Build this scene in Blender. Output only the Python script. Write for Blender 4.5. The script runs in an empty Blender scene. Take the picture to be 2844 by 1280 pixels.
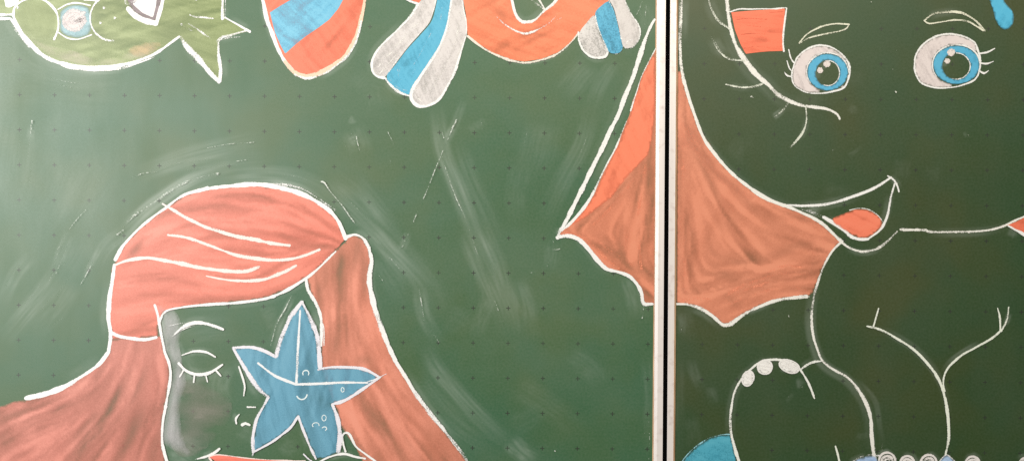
import bpy, math, random
import numpy as np
from mathutils import Matrix, Vector
from mathutils.geometry import delaunay_2d_cdt
random.seed(7); rng = np.random.default_rng(11)
SC = bpy.context.scene; COL = SC.collection

# ------------------------------------------------------------------ camera, world, lamps, exposure
W, H, LENS, DIST = 2844.0, 1280.0, 28.0, 1.14
FPX = LENS / 36.0 * W
PITCH, ROLL = -0.00435, -0.00638
cp, sp, cr, sr = math.cos(PITCH), math.sin(PITCH), math.cos(ROLL), math.sin(ROLL)
ROT = np.array([[1, 0, 0], [0, cp, -sp], [0, sp, cp]]) @ np.array([[cr, 0, sr], [0, 1, 0], [-sr, 0, cr]])
cam = bpy.data.cameras.new('camera'); co = bpy.data.objects.new('camera', cam); COL.objects.link(co)
cam.lens = LENS; cam.sensor_width = 36; cam.clip_end = 100; cam.clip_start = 0.01
r, f, u = ROT[:, 0], ROT[:, 1], ROT[:, 2]
co.matrix_world = Matrix(((r[0], u[0], -f[0], 0), (r[1], u[1], -f[1], -DIST), (r[2], u[2], -f[2], 0), (0, 0, 0, 1)))
SC.camera = co

world = bpy.data.worlds.new('World'); SC.world = world; world.use_nodes = True
bg = world.node_tree.nodes['Background']; bg.inputs[0].default_value = (1.0, 0.95, 0.88, 1); bg.inputs[1].default_value = 0.13

def area(name, loc, aim, sx, sy, power, col):
    l = bpy.data.lights.new(name, 'AREA'); l.shape = 'RECTANGLE'; l.size = sx; l.size_y = sy; l.energy = power; l.color = col
    o = bpy.data.objects.new(name, l); COL.objects.link(o); o.location = loc
    o.rotation_euler = (Vector(aim) - Vector(loc)).to_track_quat('-Z', 'Y').to_euler(); return o
area('window_light', (-1.98, -1.72, 0.42), (-0.5, 0, 0.05), 1.55, 1.4, 70, (1.0, 0.985, 0.94))
area('ceiling_light', (0.55, -2.3, 2.1), (0.3, 0, 0), 1.7, 1.2, 82, (1.0, 0.93, 0.72))

SC.view_settings.view_transform = 'Standard'; SC.view_settings.look = 'None'
SC.view_settings.exposure = 0.0; SC.view_settings.gamma = 1.0; SC.view_settings.use_curve_mapping = False
SC.render.engine = 'CYCLES'
SC.cycles.transparent_max_bounces = 48; SC.cycles.max_bounces = 6
SC.cycles.use_denoising = False
SC.render.filter_size = 1.3

# ------------------------------------------------------------------ pixel -> board surface
XH, ANG = 0.224, 0.02026
LEAF = {'L': dict(p0=np.array([0.0, 0, 0]), a=0.0), 'R': dict(p0=np.array([XH, 0, 0]), a=ANG)}
ZB = -0.46
def on_leaf(leaf, pts):
    P = np.asarray(pts, float).reshape(-1, 2); L = LEAF[leaf]; a = L['a']
    d = np.stack([(P[:, 0] - W / 2) / FPX, np.ones(len(P)), -(P[:, 1] - H / 2) / FPX], 1) @ ROT.T
    o = np.array([0, -DIST, 0]); n = np.array([math.sin(a), math.cos(a), 0])
    t = ((L['p0'] - o) @ n) / (d @ n)
    q = o + d * t[:, None] - L['p0']
    return np.stack([q[:, 0] * math.cos(a) - q[:, 1] * math.sin(a), q[:, 2]], 1)
PX = DIST / FPX            # metres per photo pixel
def A(c, r, p): return [(711 * c + x * 0.276117, 320 * r + y * 0.276117) for x, y in p]
def B(c, r, p): return [(1422 * c + x * 0.552233, 640 * r + y * 0.552233) for x, y in p]

def smooth(p, closed=False, n=6):
    p = np.asarray(p, float)
    if len(p) < 3: 
        t = np.linspace(0, 1, 8)[:, None]; return p[0] * (1 - t) + p[-1] * t
    m = len(p); out = []
    rngs = range(m if closed else m - 1)
    for i in rngs:
        p1, p2 = p[i], p[(i + 1) % m]
        p0 = p[(i - 1) % m] if (closed or i > 0) else 2 * p1 - p2
        p3 = p[(i + 2) % m] if (closed or i < m - 2) else 2 * p2 - p1
        def tj(a, b): return max(np.linalg.norm(b - a), 1e-6) ** 0.5
        t0 = 0; t1 = tj(p0, p1); t2 = t1 + tj(p1, p2); t3 = t2 + tj(p2, p3)
        for k in range(n):
            t = t1 + (t2 - t1) * k / n
            a1 = (t1 - t) / (t1 - t0) * p0 + (t - t0) / (t1 - t0) * p1
            a2 = (t2 - t) / (t2 - t1) * p1 + (t - t1) / (t2 - t1) * p2
            a3 = (t3 - t) / (t3 - t2) * p2 + (t - t2) / (t3 - t2) * p3
            b1 = (t2 - t) / (t2 - t0) * a1 + (t - t0) / (t2 - t0) * a2
            b2 = (t3 - t) / (t3 - t1) * a2 + (t - t1) / (t3 - t1) * a3
            out.append((t2 - t) / (t2 - t1) * b1 + (t - t1) / (t2 - t1) * b2)
    if not closed: out.append(p[-1])
    return np.array(out)
def resample(p, step):
    s = np.r_[0, np.cumsum(np.linalg.norm(np.diff(p, axis=0), axis=1))]
    n = max(4, int(s[-1] / step) + 1); t = np.linspace(0, s[-1], n)
    return np.stack([np.interp(t, s, p[:, 0]), np.interp(t, s, p[:, 1])], 1), t
def wob(n, k):
    m = max(3, n // k + 2); return np.interp(np.linspace(0, m - 1, n), np.arange(m), rng.normal(0, 1, m))

# ------------------------------------------------------------------ materials
class NT:
    def __init__(s, name):
        s.m = bpy.data.materials.new(name); s.m.use_nodes = True; s.t = s.m.node_tree; s.N = s.t.nodes
        s.b = s.N['Principled BSDF']
    def n(s, t, **kw):
        x = s.N.new(t)
        for k, v in kw.items(): setattr(x, k, v)
        return x
    def set(s, sock, v):
        if isinstance(v, bpy.types.NodeSocket): s.t.links.new(v, sock)
        else: sock.default_value = v
    def math(s, op, a, b=0.0, c=0.0, clamp=False):
        x = s.n('ShaderNodeMath', operation=op, use_clamp=clamp)
        s.set(x.inputs[0], a); s.set(x.inputs[1], b); s.set(x.inputs[2], c); return x.outputs[0]
    def vmul(s, v, k):
        x = s.n('ShaderNodeVectorMath', operation='MULTIPLY'); s.set(x.inputs[0], v); x.inputs[1].default_value = k; return x.outputs[0]
    def noise(s, v, scale=1.0, detail=2.0, lo=0.3, hi=0.7, rough=0.5):
        x = s.n('ShaderNodeTexNoise'); s.set(x.inputs['Vector'], v); x.inputs['Scale'].default_value = scale
        x.inputs['Detail'].default_value = detail; x.inputs['Roughness'].default_value = rough
        m = s.n('ShaderNodeMapRange'); s.set(m.inputs[0], x.outputs[0]); m.inputs[1].default_value = lo; m.inputs[2].default_value = hi
        return m.outputs[0]
    def mix(s, f, a, b):
        x = s.n('ShaderNodeMix', data_type='RGBA'); s.set(x.inputs[0], f)
        s.set(x.inputs[6], a if isinstance(a, bpy.types.NodeSocket) else (*a, 1)); s.set(x.inputs[7], b if isinstance(b, bpy.types.NodeSocket) else (*b, 1))
        return x.outputs[2]
    def attr(s, name): return s.n('ShaderNodeAttribute', attribute_name=name).outputs['Fac']
    def geo(s): return s.n('ShaderNodeNewGeometry').outputs['Position']
    def uv(s): return s.n('ShaderNodeTexCoord').outputs['UV']
    def done(s, col, rough=0.9, spec=0.2, metal=0.0, alpha=None):
        s.set(s.b.inputs['Base Color'], col if isinstance(col, bpy.types.NodeSocket) else (*col, 1))
        s.set(s.b.inputs['Roughness'], rough); s.b.inputs['Specular IOR Level'].default_value = spec
        s.b.inputs['Metallic'].default_value = metal
        if alpha is not None: s.set(s.b.inputs['Alpha'], alpha)
        return s.m
CHALK_SPEC, CHALK_ROUGH = 0.8, 0.45
_ms = {}
def stroke_mat(col):
    k = ('s', col)
    if k in _ms: return _ms[k]
    q = NT('chalk_line'); e = q.math('ABSOLUTE', q.attr('ev')); pr = q.attr('press')
    g1 = q.noise(q.geo(), 620, 3, 0.32, 0.68); g2 = q.noise(q.vmul(q.uv(), (28, 620, 1)), 1, 2, 0.3, 0.7)
    v = q.math('MULTIPLY_ADD', pr, 1.6, -0.02)
    v = q.math('SUBTRACT', v, q.math('MULTIPLY', q.math('POWER', e, 3.0), 0.9))
    v = q.math('SUBTRACT', v, q.math('MULTIPLY_ADD', g1, 0.62, q.math('MULTIPLY', g2, 0.42)))
    al = q.math('MULTIPLY', q.math('DIVIDE', v, 0.55, clamp=True), 0.96)
    c2 = tuple(x * 0.86 for x in col)
    _ms[k] = q.done(q.mix(g1, col, c2), CHALK_ROUGH + 0.15, CHALK_SPEC, 0, al); return _ms[k]
def fill_mat(c1, c2, s1, s2, s3, su, sv):
    k = ('f', c1, c2, s1, s2, s3, su, sv)
    if k in _ms: return _ms[k]
    q = NT('chalk_fill'); uv = q.uv()
    wn = q.n('ShaderNodeTexNoise'); q.t.links.new(uv, wn.inputs['Vector']); wn.inputs['Scale'].default_value = 7; wn.inputs['Detail'].default_value = 1
    wv = q.n('ShaderNodeVectorMath', operation='MULTIPLY_ADD'); q.t.links.new(wn.outputs['Color'], wv.inputs[0]); wv.inputs[1].default_value = (0.05, 0.05, 0); q.t.links.new(uv, wv.inputs[2]); uv = wv.outputs[0]
    n1 = q.noise(q.vmul(uv, (su, sv, 1)), 1, 3, 0.25, 0.75, 0.5); n2 = q.noise(q.vmul(uv, (su * 0.45, sv * 0.22, 1)), 1, 2, 0.3, 0.7)
    g = q.noise(q.geo(), 560, 3, 0.3, 0.7)
    d = q.math('ADD', q.attr('dens'), -0.5 * (s1 + s2 + s3))
    d = q.math('MULTIPLY_ADD', n1, s1, d); d = q.math('MULTIPLY_ADD', n2, s2, d); d = q.math('MULTIPLY_ADD', g, s3, d)
    al = q.math('MINIMUM', q.math('MAXIMUM', d, 0.0), 0.985)
    t = q.math('ADD', q.math('MULTIPLY_ADD', n1, 0.45, q.math('MULTIPLY', g, 0.35)), q.math('MULTIPLY', q.attr('tone'), 0.5), 0, True)
    _ms[k] = q.done(q.mix(t, c1, c2), CHALK_ROUGH, CHALK_SPEC, 0, al); return _ms[k]

WHITE = (0.87, 0.87, 0.90); GREYW = (0.60, 0.56, 0.58); CORAL = (0.77, 0.150, 0.078); CORAL2 = (0.79, 0.195, 0.115)
BLUE = (0.075, 0.38, 0.62); BLUE2 = (0.20, 0.52, 0.72); STAR = (0.085, 0.28, 0.43); STAR2 = (0.16, 0.38, 0.53)
GREEN = (0.16, 0.22, 0.05); GREEN2 = (0.27, 0.32, 0.13); LILAC = (0.70, 0.68, 0.76)

# ------------------------------------------------------------------ mesh helpers
def link(name, me, mat, parent):
    o = bpy.data.objects.new(name, me); COL.objects.link(o); o.parent = parent
    if mat: me.materials.append(mat)
    return o
LAYER = {'L': 0, 'R': 0}
def next_layer(leaf):
    LAYER[leaf] += 1; return -(0.00012 + LAYER[leaf] * 0.000025)
CLIP = {}
def chalk_strokes(leaf, parent, name, strokes, col=WHITE, label=None):
    """Ribbons of chalk. strokes: (points in photo pixels, width px or list, pressure or list)."""
    y0 = next_layer(leaf); V, Fc, EV, PR, UV = [], [], [], [], []; n0 = 0
    for k, st in enumerate(strokes):
        pts, w, pr = st[0], st[1], st[2]
        p = smooth(pts) if (len(st) < 4 or st[3]) else np.asarray(pts, float)
        if np.max(w) >= 7 and len(p) > 10 and min(col) > 0.5:
            o = rng.uniform(-5, 5, 2); m = len(p); i0 = int(rng.uniform(0, .3) * m); i1 = int(rng.uniform(.6, 1) * m)
            if i1 - i0 > 4: DUST[leaf].append((p[i0:i1] + o, np.max(w) * rng.uniform(2.5, 4.2), rng.uniform(.05, .16), 0.5))
        p, s = resample(p, 5.0); n = len(p)
        p = p + np.stack([wob(n, 7), wob(n, 7)], 1) * 0.45
        tt = np.linspace(0, 1, n)
        ww = np.interp(tt, np.linspace(0, 1, len(w)), w) if isinstance(w, (list, tuple)) else np.full(n, float(w))
        pp = np.interp(tt, np.linspace(0, 1, len(pr)), pr) if isinstance(pr, (list, tuple)) else np.full(n, float(pr))
        ww = np.maximum(ww * (1 + 0.13 * wob(n, 5) + 0.08 * wob(n, 2)), 1.6); pp = pp + 0.10 * wob(n, 7) + 0.05 * wob(n, 2) - (0.06 if leaf == 'R' else 0.0)
        q = on_leaf(leaf, p); s = s * PX
        d = np.gradient(q, axis=0); d /= np.linalg.norm(d, axis=1)[:, None] + 1e-12
        nr = np.stack([-d[:, 1], d[:, 0]], 1); off = rng.uniform(0, 9)
        # soft rounded ends
        q = np.vstack([q[:1] - d[:1] * ww[0] * PX * 0.3, q, q[-1:] + d[-1:] * ww[-1] * PX * 0.3]); nr = np.vstack([nr[:1], nr, nr[-1:]])
        ww = np.r_[ww[0] * 0.45, ww, ww[-1] * 0.45]; pp = np.r_[pp[0] - 0.15, pp, pp[-1] - 0.15]; s = np.r_[s[0] - 0.001, s, s[-1] + 0.001]; n += 2
        for j, e in enumerate((-1, -0.5, 0, 0.5, 1)):
            h = ww * PX * (0.49 if leaf == 'L' else 0.50) * e
            for i in range(n):
                V.append((q[i, 0] + nr[i, 0] * h[i], y0 - 2e-6 * k - 4e-9 * i, q[i, 1] + nr[i, 1] * h[i] - ZB))
                EV.append(e); PR.append(pp[i]); UV.append((s[i] + off, h[i] + off))
        for j in range(4):
            for i in range(n - 1):
                a = n0 + j * n + i; Fc.append((a, a + 1, a + n + 1, a + n))
        n0 += 5 * n
    V, Fc, EV, PR, UV = clip_leaf(leaf, V, Fc, EV, PR, UV)
    me = bpy.data.meshes.new(name); me.from_pydata(V, [], Fc)
    for nm, dat in (('ev', EV), ('press', PR)):
        at = me.attributes.new(nm, 'FLOAT', 'POINT'); at.data.foreach_set('value', np.array(dat, 'f'))
    put_uv(me, UV)
    o = link(name, me, stroke_mat(col), parent)
    if label: o['label'] = label
    return o
def clip_leaf(leaf, V, Fc, *rest):
    lo, hi = CLIP[leaf]; V = np.array(V)
    V[:, 0] = np.clip(V[:, 0], lo, hi); V[:, 2] = np.clip(V[:, 2], 0.02, 0.98)
    return (V.tolist(), Fc, *rest)
def put_uv(me, UV):
    l = me.uv_layers.new(name='UVMap'); idx = np.empty(len(me.loops), 'i'); me.loops.foreach_get('vertex_index', idx)
    l.data.foreach_set('uv', np.array(UV, 'f')[idx].ravel())
def inside(P, poly):
    x, y = P[:, 0], P[:, 1]; c = np.zeros(len(P), bool); n = len(poly)
    for i in range(n):
        x1, y1 = poly[i]; x2, y2 = poly[(i + 1) % n]
        if y1 == y2: continue
        k = ((y1 > y) != (y2 > y)) & (x < (x2 - x1) * (y - y1) / (y2 - y1) + x1); c ^= k
    return c
def seg_dist(P, poly, closed=True):
    best = np.full(len(P), 1e9); n = len(poly)
    for i in range(n if closed else n - 1):
        a = poly[i]; b = poly[(i + 1) % n]; d = b - a; t = np.clip(((P - a) @ d) / (d @ d + 1e-9), 0, 1)
        best = np.minimum(best, np.linalg.norm(P - a - t[:, None] * d, axis=1))
    return best
def chalk_fill(leaf, parent, name, poly, c1, c2=None, angle=0, dens=0.95, soft=0, s=(0.25, 0.2, 0.12), su=14, sv=150, blobs=(), holes=(), smo=True, cell=6.5, label=None, hatch=None):
    """An area rubbed in with chalk: a thin sheet on the board whose cover varies from stroke to stroke."""
    y0 = next_layer(leaf)
    def prep(p):
        p = smooth(p, True, 4) if smo else np.asarray(p, float)
        q = np.vstack([p, p[:1]]); q, _ = resample(q, cell * 0.8); return q[:-1]
    rings = [prep(poly)] + [prep(h) for h in holes]
    pts = []; edges = []
    for rg in rings:
        n0 = len(pts); pts += rg.tolist(); n = len(rg); edges += [(n0 + i, n0 + (i + 1) % n) for i in range(n)]
    nb = len(pts); R0 = rings[0]
    gx, gy = np.meshgrid(np.arange(R0[:, 0].min(), R0[:, 0].max(), cell), np.arange(R0[:, 1].min(), R0[:, 1].max(), cell))
    G = np.stack([gx.ravel(), gy.ravel()], 1) + rng.uniform(-1.5, 1.5, (gx.size, 2))
    k = inside(G, R0)
    for h in rings[1:]: k &= ~inside(G, h)
    G = G[k]
    if len(G):
        dm = np.min([seg_dist(G, rg) for rg in rings], axis=0); G = G[dm > cell * 0.45]
    pts += G.tolist()
    vv, _, ff, *_r = delaunay_2d_cdt([Vector(p) for p in pts], edges, [], 0, 1e-5)
    P = np.array([(v.x, v.y) for v in vv]); T = np.array([t for t in ff if len(t) == 3]); c = P[T].mean(1)
    k = inside(c, R0)
    for h in rings[1:]: k &= ~inside(c, h)
    T = T[k]
    de = np.full(len(P), float(dens))
    if soft:
        dd = np.min([seg_dist(P, rg) for rg in rings], axis=0); de *= np.clip(dd / soft, 0, 1) ** 0.7
    for (bx, by, rx, ry, ba, amt) in blobs:
        ca, sa = math.cos(math.radians(ba)), math.sin(math.radians(ba)); X = P[:, 0] - bx; Y = P[:, 1] - by
        de += amt * 0.75 * np.exp(-(((X * ca + Y * sa) / rx) ** 2 + ((-X * sa + Y * ca) / ry) ** 2))
    tone = np.zeros(len(P)); de0 = de.copy()
    if hatch is None: hatch = dict(n=int(min(90, 12 + len(P) / 45)), k=.55)
    gd = hatch.get('guides'); lo, hi = P.min(0), P.max(0); size = float(np.sqrt((hi[0] - lo[0]) * (hi[1] - lo[1])))
    if gd:
        gp = np.vstack([smooth(g)[:-1] for g in gd]); gv = np.vstack([np.diff(smooth(g), axis=0) for g in gd]); gv /= np.linalg.norm(gv, axis=1)[:, None] + 1e-9
    for _h in range(hatch['n']):
        c0 = P[rng.integers(len(P))]; Ls = size * rng.uniform(.12, .42); pts_h = [c0]
        for _k in range(6):
            if gd:
                wgt = 1 / (np.sum((gp - pts_h[-1]) ** 2, axis=1) + 400) ** 2; v = (gv * wgt[:, None]).sum(0); v /= np.linalg.norm(v) + 1e-9
            else: v = np.array([math.cos(math.radians(angle)), -math.sin(math.radians(angle))])
            j = rng.normal(0, .10); v = np.array([v[0] - j * v[1], v[1] + j * v[0]]); pts_h.append(pts_h[-1] + v * Ls / 6)
        ph = np.array(pts_h); wv = rng.uniform(4, 11) * hatch.get('w', 1.0); amt = rng.uniform(.07, .24) * (1 if rng.random() < .52 else -1.15) * hatch.get('k', 1.0)
        m = np.all((P > ph.min(0) - wv) & (P < ph.max(0) + wv), axis=1)
        if m.sum() < 2: continue
        dd = seg_dist(P[m], ph, False); t_ = np.clip(np.linalg.norm(P[m] - ph[0], axis=1) / Ls, 0, 1)
        g_ = np.clip(1.5 - 1.5 * dd / wv, 0, 1) * np.clip(np.minimum(t_ * 8, (1 - t_) * 4) + .15, 0, 1)
        de[m] += amt * g_; tone[m] += np.sign(amt) * .3 * g_
    de = np.maximum(de, de0 - .26)
    q = on_leaf(leaf, P); V = np.stack([q[:, 0], np.full(len(q), y0), q[:, 1] - ZB], 1)
    ar = math.radians(-angle); U = np.stack([q[:, 0] * math.cos(ar) + q[:, 1] * math.sin(ar), -q[:, 0] * math.sin(ar) + q[:, 1] * math.cos(ar)], 1) + rng.uniform(0, 9)
    V, Fc = clip_leaf(leaf, V, T.tolist())
    me = bpy.data.meshes.new(name); me.from_pydata(V, [], Fc)
    at = me.attributes.new('dens', 'FLOAT', 'POINT'); at.data.foreach_set('value', de.astype('f')); at = me.attributes.new('tone', 'FLOAT', 'POINT'); at.data.foreach_set('value', tone.astype('f')); put_uv(me, U)
    o = link(name, me, fill_mat(c1, c2 or tuple(min(1, x * 1.12 + 0.02) for x in c1), *s, su, sv), parent)
    if label: o['label'] = label
    return o

def prism(name, prof, z0, z1, mat, parent, axis='z'):
    """profile (u, y) swept along z (or, with axis 'u', a profile (z, y) swept along u)."""
    n = len(prof); V = []
    for z in (z0, z1):
        for a, y in prof: V.append((a, y, z) if axis == 'z' else (z, y, a))
    Fc = [(i, (i + 1) % n, n + (i + 1) % n, n + i) for i in range(n)] + [tuple(range(n - 1, -1, -1)), tuple(range(n, 2 * n))]
    me = bpy.data.meshes.new(name); me.from_pydata(V, [], Fc)
    import bmesh
    bm = bmesh.new(); bm.from_mesh(me); bmesh.ops.recalc_face_normals(bm, faces=bm.faces); bm.to_mesh(me); bm.free()
    return link(name, me, mat, parent)

# ------------------------------------------------------------------ the setting: wall behind the boards
q = NT('painted_plaster'); n = q.noise(q.geo(), 3, 5, 0.3, 0.7)
wall_m = q.done(q.mix(n, (0.62, 0.60, 0.56), (0.68, 0.66, 0.62)), 0.9, 0.2)
me = bpy.data.meshes.new('wall'); me.from_pydata([(-3, 0.045, -1.4), (3, 0.045, -1.4), (3, 0.045, 1.6), (-3, 0.045, 1.6)], [], [(0, 1, 2, 3)])
wl = link('wall', me, wall_m, None); wl['kind'] = 'structure'; wl['label'] = 'pale plaster wall behind the chalkboard panels'; wl['category'] = 'wall'

# ------------------------------------------------------------------ the two chalkboard panels
def board_mat(offu, offv, per, warm):
    """green enamel with the printed grid of small crosses, cloudy wiped dust and rubbed-in smears"""
    q = NT('chalkboard_enamel'); uv = q.uv()
    sx = q.n('ShaderNodeSeparateXYZ'); q.t.links.new(uv, sx.inputs[0])
    def cell(s, off):
        v = q.math('SUBTRACT', q.math('DIVIDE', s, per), off - 0.5)
        return q.math('ABSOLUTE', q.math('SUBTRACT', q.math('FRACT', v), 0.5))
    fu, fv = cell(sx.outputs[0], offu), cell(sx.outputs[1], offv)
    arm, th = 0.0031 / per, 0.00062 / per
    lo = q.math('LESS_THAN', q.math('MAXIMUM', fu, q.math('MULTIPLY', fv, arm / th)), arm)
    hi = q.math('LESS_THAN', q.math('MAXIMUM', fv, q.math('MULTIPLY', fu, arm / th)), arm)
    cross = q.math('MAXIMUM', lo, hi)
    wear = q.noise(uv, 45, 2, 0.25, 0.6)
    cross = q.math('MULTIPLY', cross, q.math('MULTIPLY_ADD', wear, 0.35, 0.62))
    big = q.noise(uv, 4.5, 3, 0.35, 0.65); blk = q.noise(uv, 11, 2, 0.4, 0.6)
    fine = q.noise(uv, 330, 3, 0.3, 0.7)
    g = q.mix(big, warm[0], warm[1]); g = q.mix(q.math('MULTIPLY', blk, 0.35), g, warm[2])
    g = q.mix(q.math('MULTIPLY', fine, warm[4]), g, (0.16, 0.20, 0.15))
    cl = q.noise(q.vmul(uv, (2.2, 5.0, 1)), 1, 5, 0.42, 0.75, 0.62)
    dust = q.math('MULTIPLY_ADD', cl, warm[3], q.attr('dust'))
    g = q.mix(q.math('MINIMUM', q.math('MAXIMUM', dust, 0.0), 0.9), g, (0.48, 0.54, 0.51))
    g = q.mix(cross, g, (0.012, 0.018, 0.012))
    rg = q.math('MULTIPLY_ADD', dust, 0.2, q.math('MULTIPLY_ADD', fine, 0.05, 0.49))
    wipe = q.noise(q.vmul(uv, (9, 3, 1)), 1, 4, 0.3, 0.7, 0.6); rg = q.math('MULTIPLY_ADD', wipe, 0.12, q.math('SUBTRACT', rg, 0.06))
    m = q.done(g, rg, 0.85)
    return m
DUST = {'L': [], 'R': []}
def smear(leaf, pts, w, amt, streak=0.8): DUST[leaf].append((smooth(pts), w * 1.45, amt * 0.72, streak))
def writing_surface(leaf, parent, u0, u1, vis0, vis1, mat):
    def axis(lo, hi, a, b, st): return np.unique(np.round(np.r_[np.linspace(lo, a, 8), np.arange(a, b, st), np.linspace(b, hi, 8)], 6))
    U = axis(u0, u1, vis0, vis1, 0.0014); Z = axis(0.012, 0.988, 0.10, 0.82, 0.0014)
    gu, gz = np.meshgrid(U, Z); P = np.stack([gu.ravel(), gz.ravel()], 1)
    dust = np.zeros(len(P))
    for pts, w, amt, streak in DUST[leaf]:
        q = on_leaf(leaf, pts); q[:, 1] -= ZB; q, s = resample(q, 0.008); hw = w * PX * 0.5
        k = (P[:, 0] > q[:, 0].min() - hw) & (P[:, 0] < q[:, 0].max() + hw) & (P[:, 1] > q[:, 1].min() - hw) & (P[:, 1] < q[:, 1].max() + hw)
        S = P[k]; 
        if not len(S): continue
        best = np.full(len(S), 1e9); bv = np.zeros(len(S)); bt = np.zeros(len(S))
        for i in range(len(q) - 1):
            a = q[i]; d = q[i + 1] - a; L = np.linalg.norm(d) + 1e-9; t = ((S - a) @ d) / L / L
            tc = np.clip(t, 0, 1); r = S - a - tc[:, None] * d; dd = np.linalg.norm(r, axis=1)
            m = dd < best; best[m] = dd[m]; bv[m] = ((S[m] - a) @ np.array([-d[1], d[0]])) / L; bt[m] = (i + tc[m]) / (len(q) - 1)
        e = np.clip(best / hw, 0, 1); prof = np.clip((1 - e) * 2.2, 0, 1)
        nl = max(6, int(hw * 2 / 0.0020)); lines = rng.uniform(0, 1, (6, nl))
        x = np.clip((bv / hw + 1) / 2, 0, 1) * (nl - 1.001); y = bt * 5
        i0 = np.minimum(x.astype(int), nl - 2); fx = x - i0; j0 = np.minimum(y.astype(int), 4); fy = y - j0
        ln = (lines[j0, i0] * (1 - fx) + lines[j0, i0 + 1] * fx) * (1 - fy) + (lines[j0 + 1, i0] * (1 - fx) + lines[j0 + 1, i0 + 1] * fx) * fy
        ends = np.clip(np.minimum(bt * 4.5, (1 - bt) * 2.4), 0, 1) ** 1.2
        dust[k] += amt * prof * ends * (1 - streak + streak * ln * 1.4)
    nx, nz = len(U), len(Z)
    V = np.stack([P[:, 0], np.zeros(len(P)), P[:, 1]], 1)
    ii = (np.arange(nz - 1)[:, None] * nx + np.arange(nx - 1)[None, :]).ravel()
    Fc = np.stack([ii, ii + 1, ii + nx + 1, ii + nx], 1)
    me = bpy.data.meshes.new('writing_surface'); me.from_pydata(V.tolist(), [], Fc.tolist())
    at = me.attributes.new('dust', 'FLOAT', 'POINT'); at.data.foreach_set('value', dust.astype('f'))
    put_uv(me, np.stack([P[:, 0], P[:, 1] + ZB], 1))
    return link('writing_surface', me, mat, parent)

def root(name, loc, rz, label):
    o = bpy.data.objects.new(name, None); COL.objects.link(o); o.location = loc; o.rotation_euler = (0, 0, rz)
    o['label'] = label; o['category'] = 'chalkboard'; o['group'] = 'green chalkboard panels side by side'; return o
BL = root('chalkboard', (0, 0, ZB), 0, 'green chalkboard panel with a red-haired girl, a blue starfish and a green fish in chalk')
BR = root('chalkboard', (XH, 0, ZB), -ANG, 'green chalkboard panel with a big chalk face that has two blue eyes')

q = NT('aluminium'); z = q.noise(q.vmul(q.geo(), (300, 300, 6)), 1, 3, 0.3, 0.7); sc = q.noise(q.geo(), 90, 4, 0.55, 0.75)
al_m = q.done(q.mix(sc, (0.96, 0.89, 0.90), (0.78, 0.68, 0.68)), q.math('MULTIPLY_ADD', z, 0.08, 0.33), 0.5, 0.4)
q = NT('old_glue'); z = q.noise(q.vmul(q.geo(), (400, 400, 30)), 1, 4, 0.3, 0.7)
glue_m = q.done(q.mix(z, (0.62, 0.42, 0.28), (0.36, 0.21, 0.12)), 0.6, 0.3)
q = NT('gap_shade_black'); gap_shade_m = q.done((0.002, 0.002, 0.002), 1.0, 0.0)  # near-black colour standing in for the shade deep in the gap
q = NT('backing_board'); back_m = q.done((0.05, 0.045, 0.04), 0.8, 0.2)

uL1 = on_leaf('L', [(1844, 640)])[0, 0]; uL0 = on_leaf('L', [(1818.5, 640)])[0, 0]
uR0 = on_leaf('R', [(1856.5, 640)])[0, 0]; uR1 = on_leaf('R', [(1876, 640)])[0, 0]
LW, RW = -1.0, 0.98
CLIP['L'] = (LW + 0.02, uL0 - 0.0004); CLIP['R'] = (uR1 + 0.0004, RW - 0.02)
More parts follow.
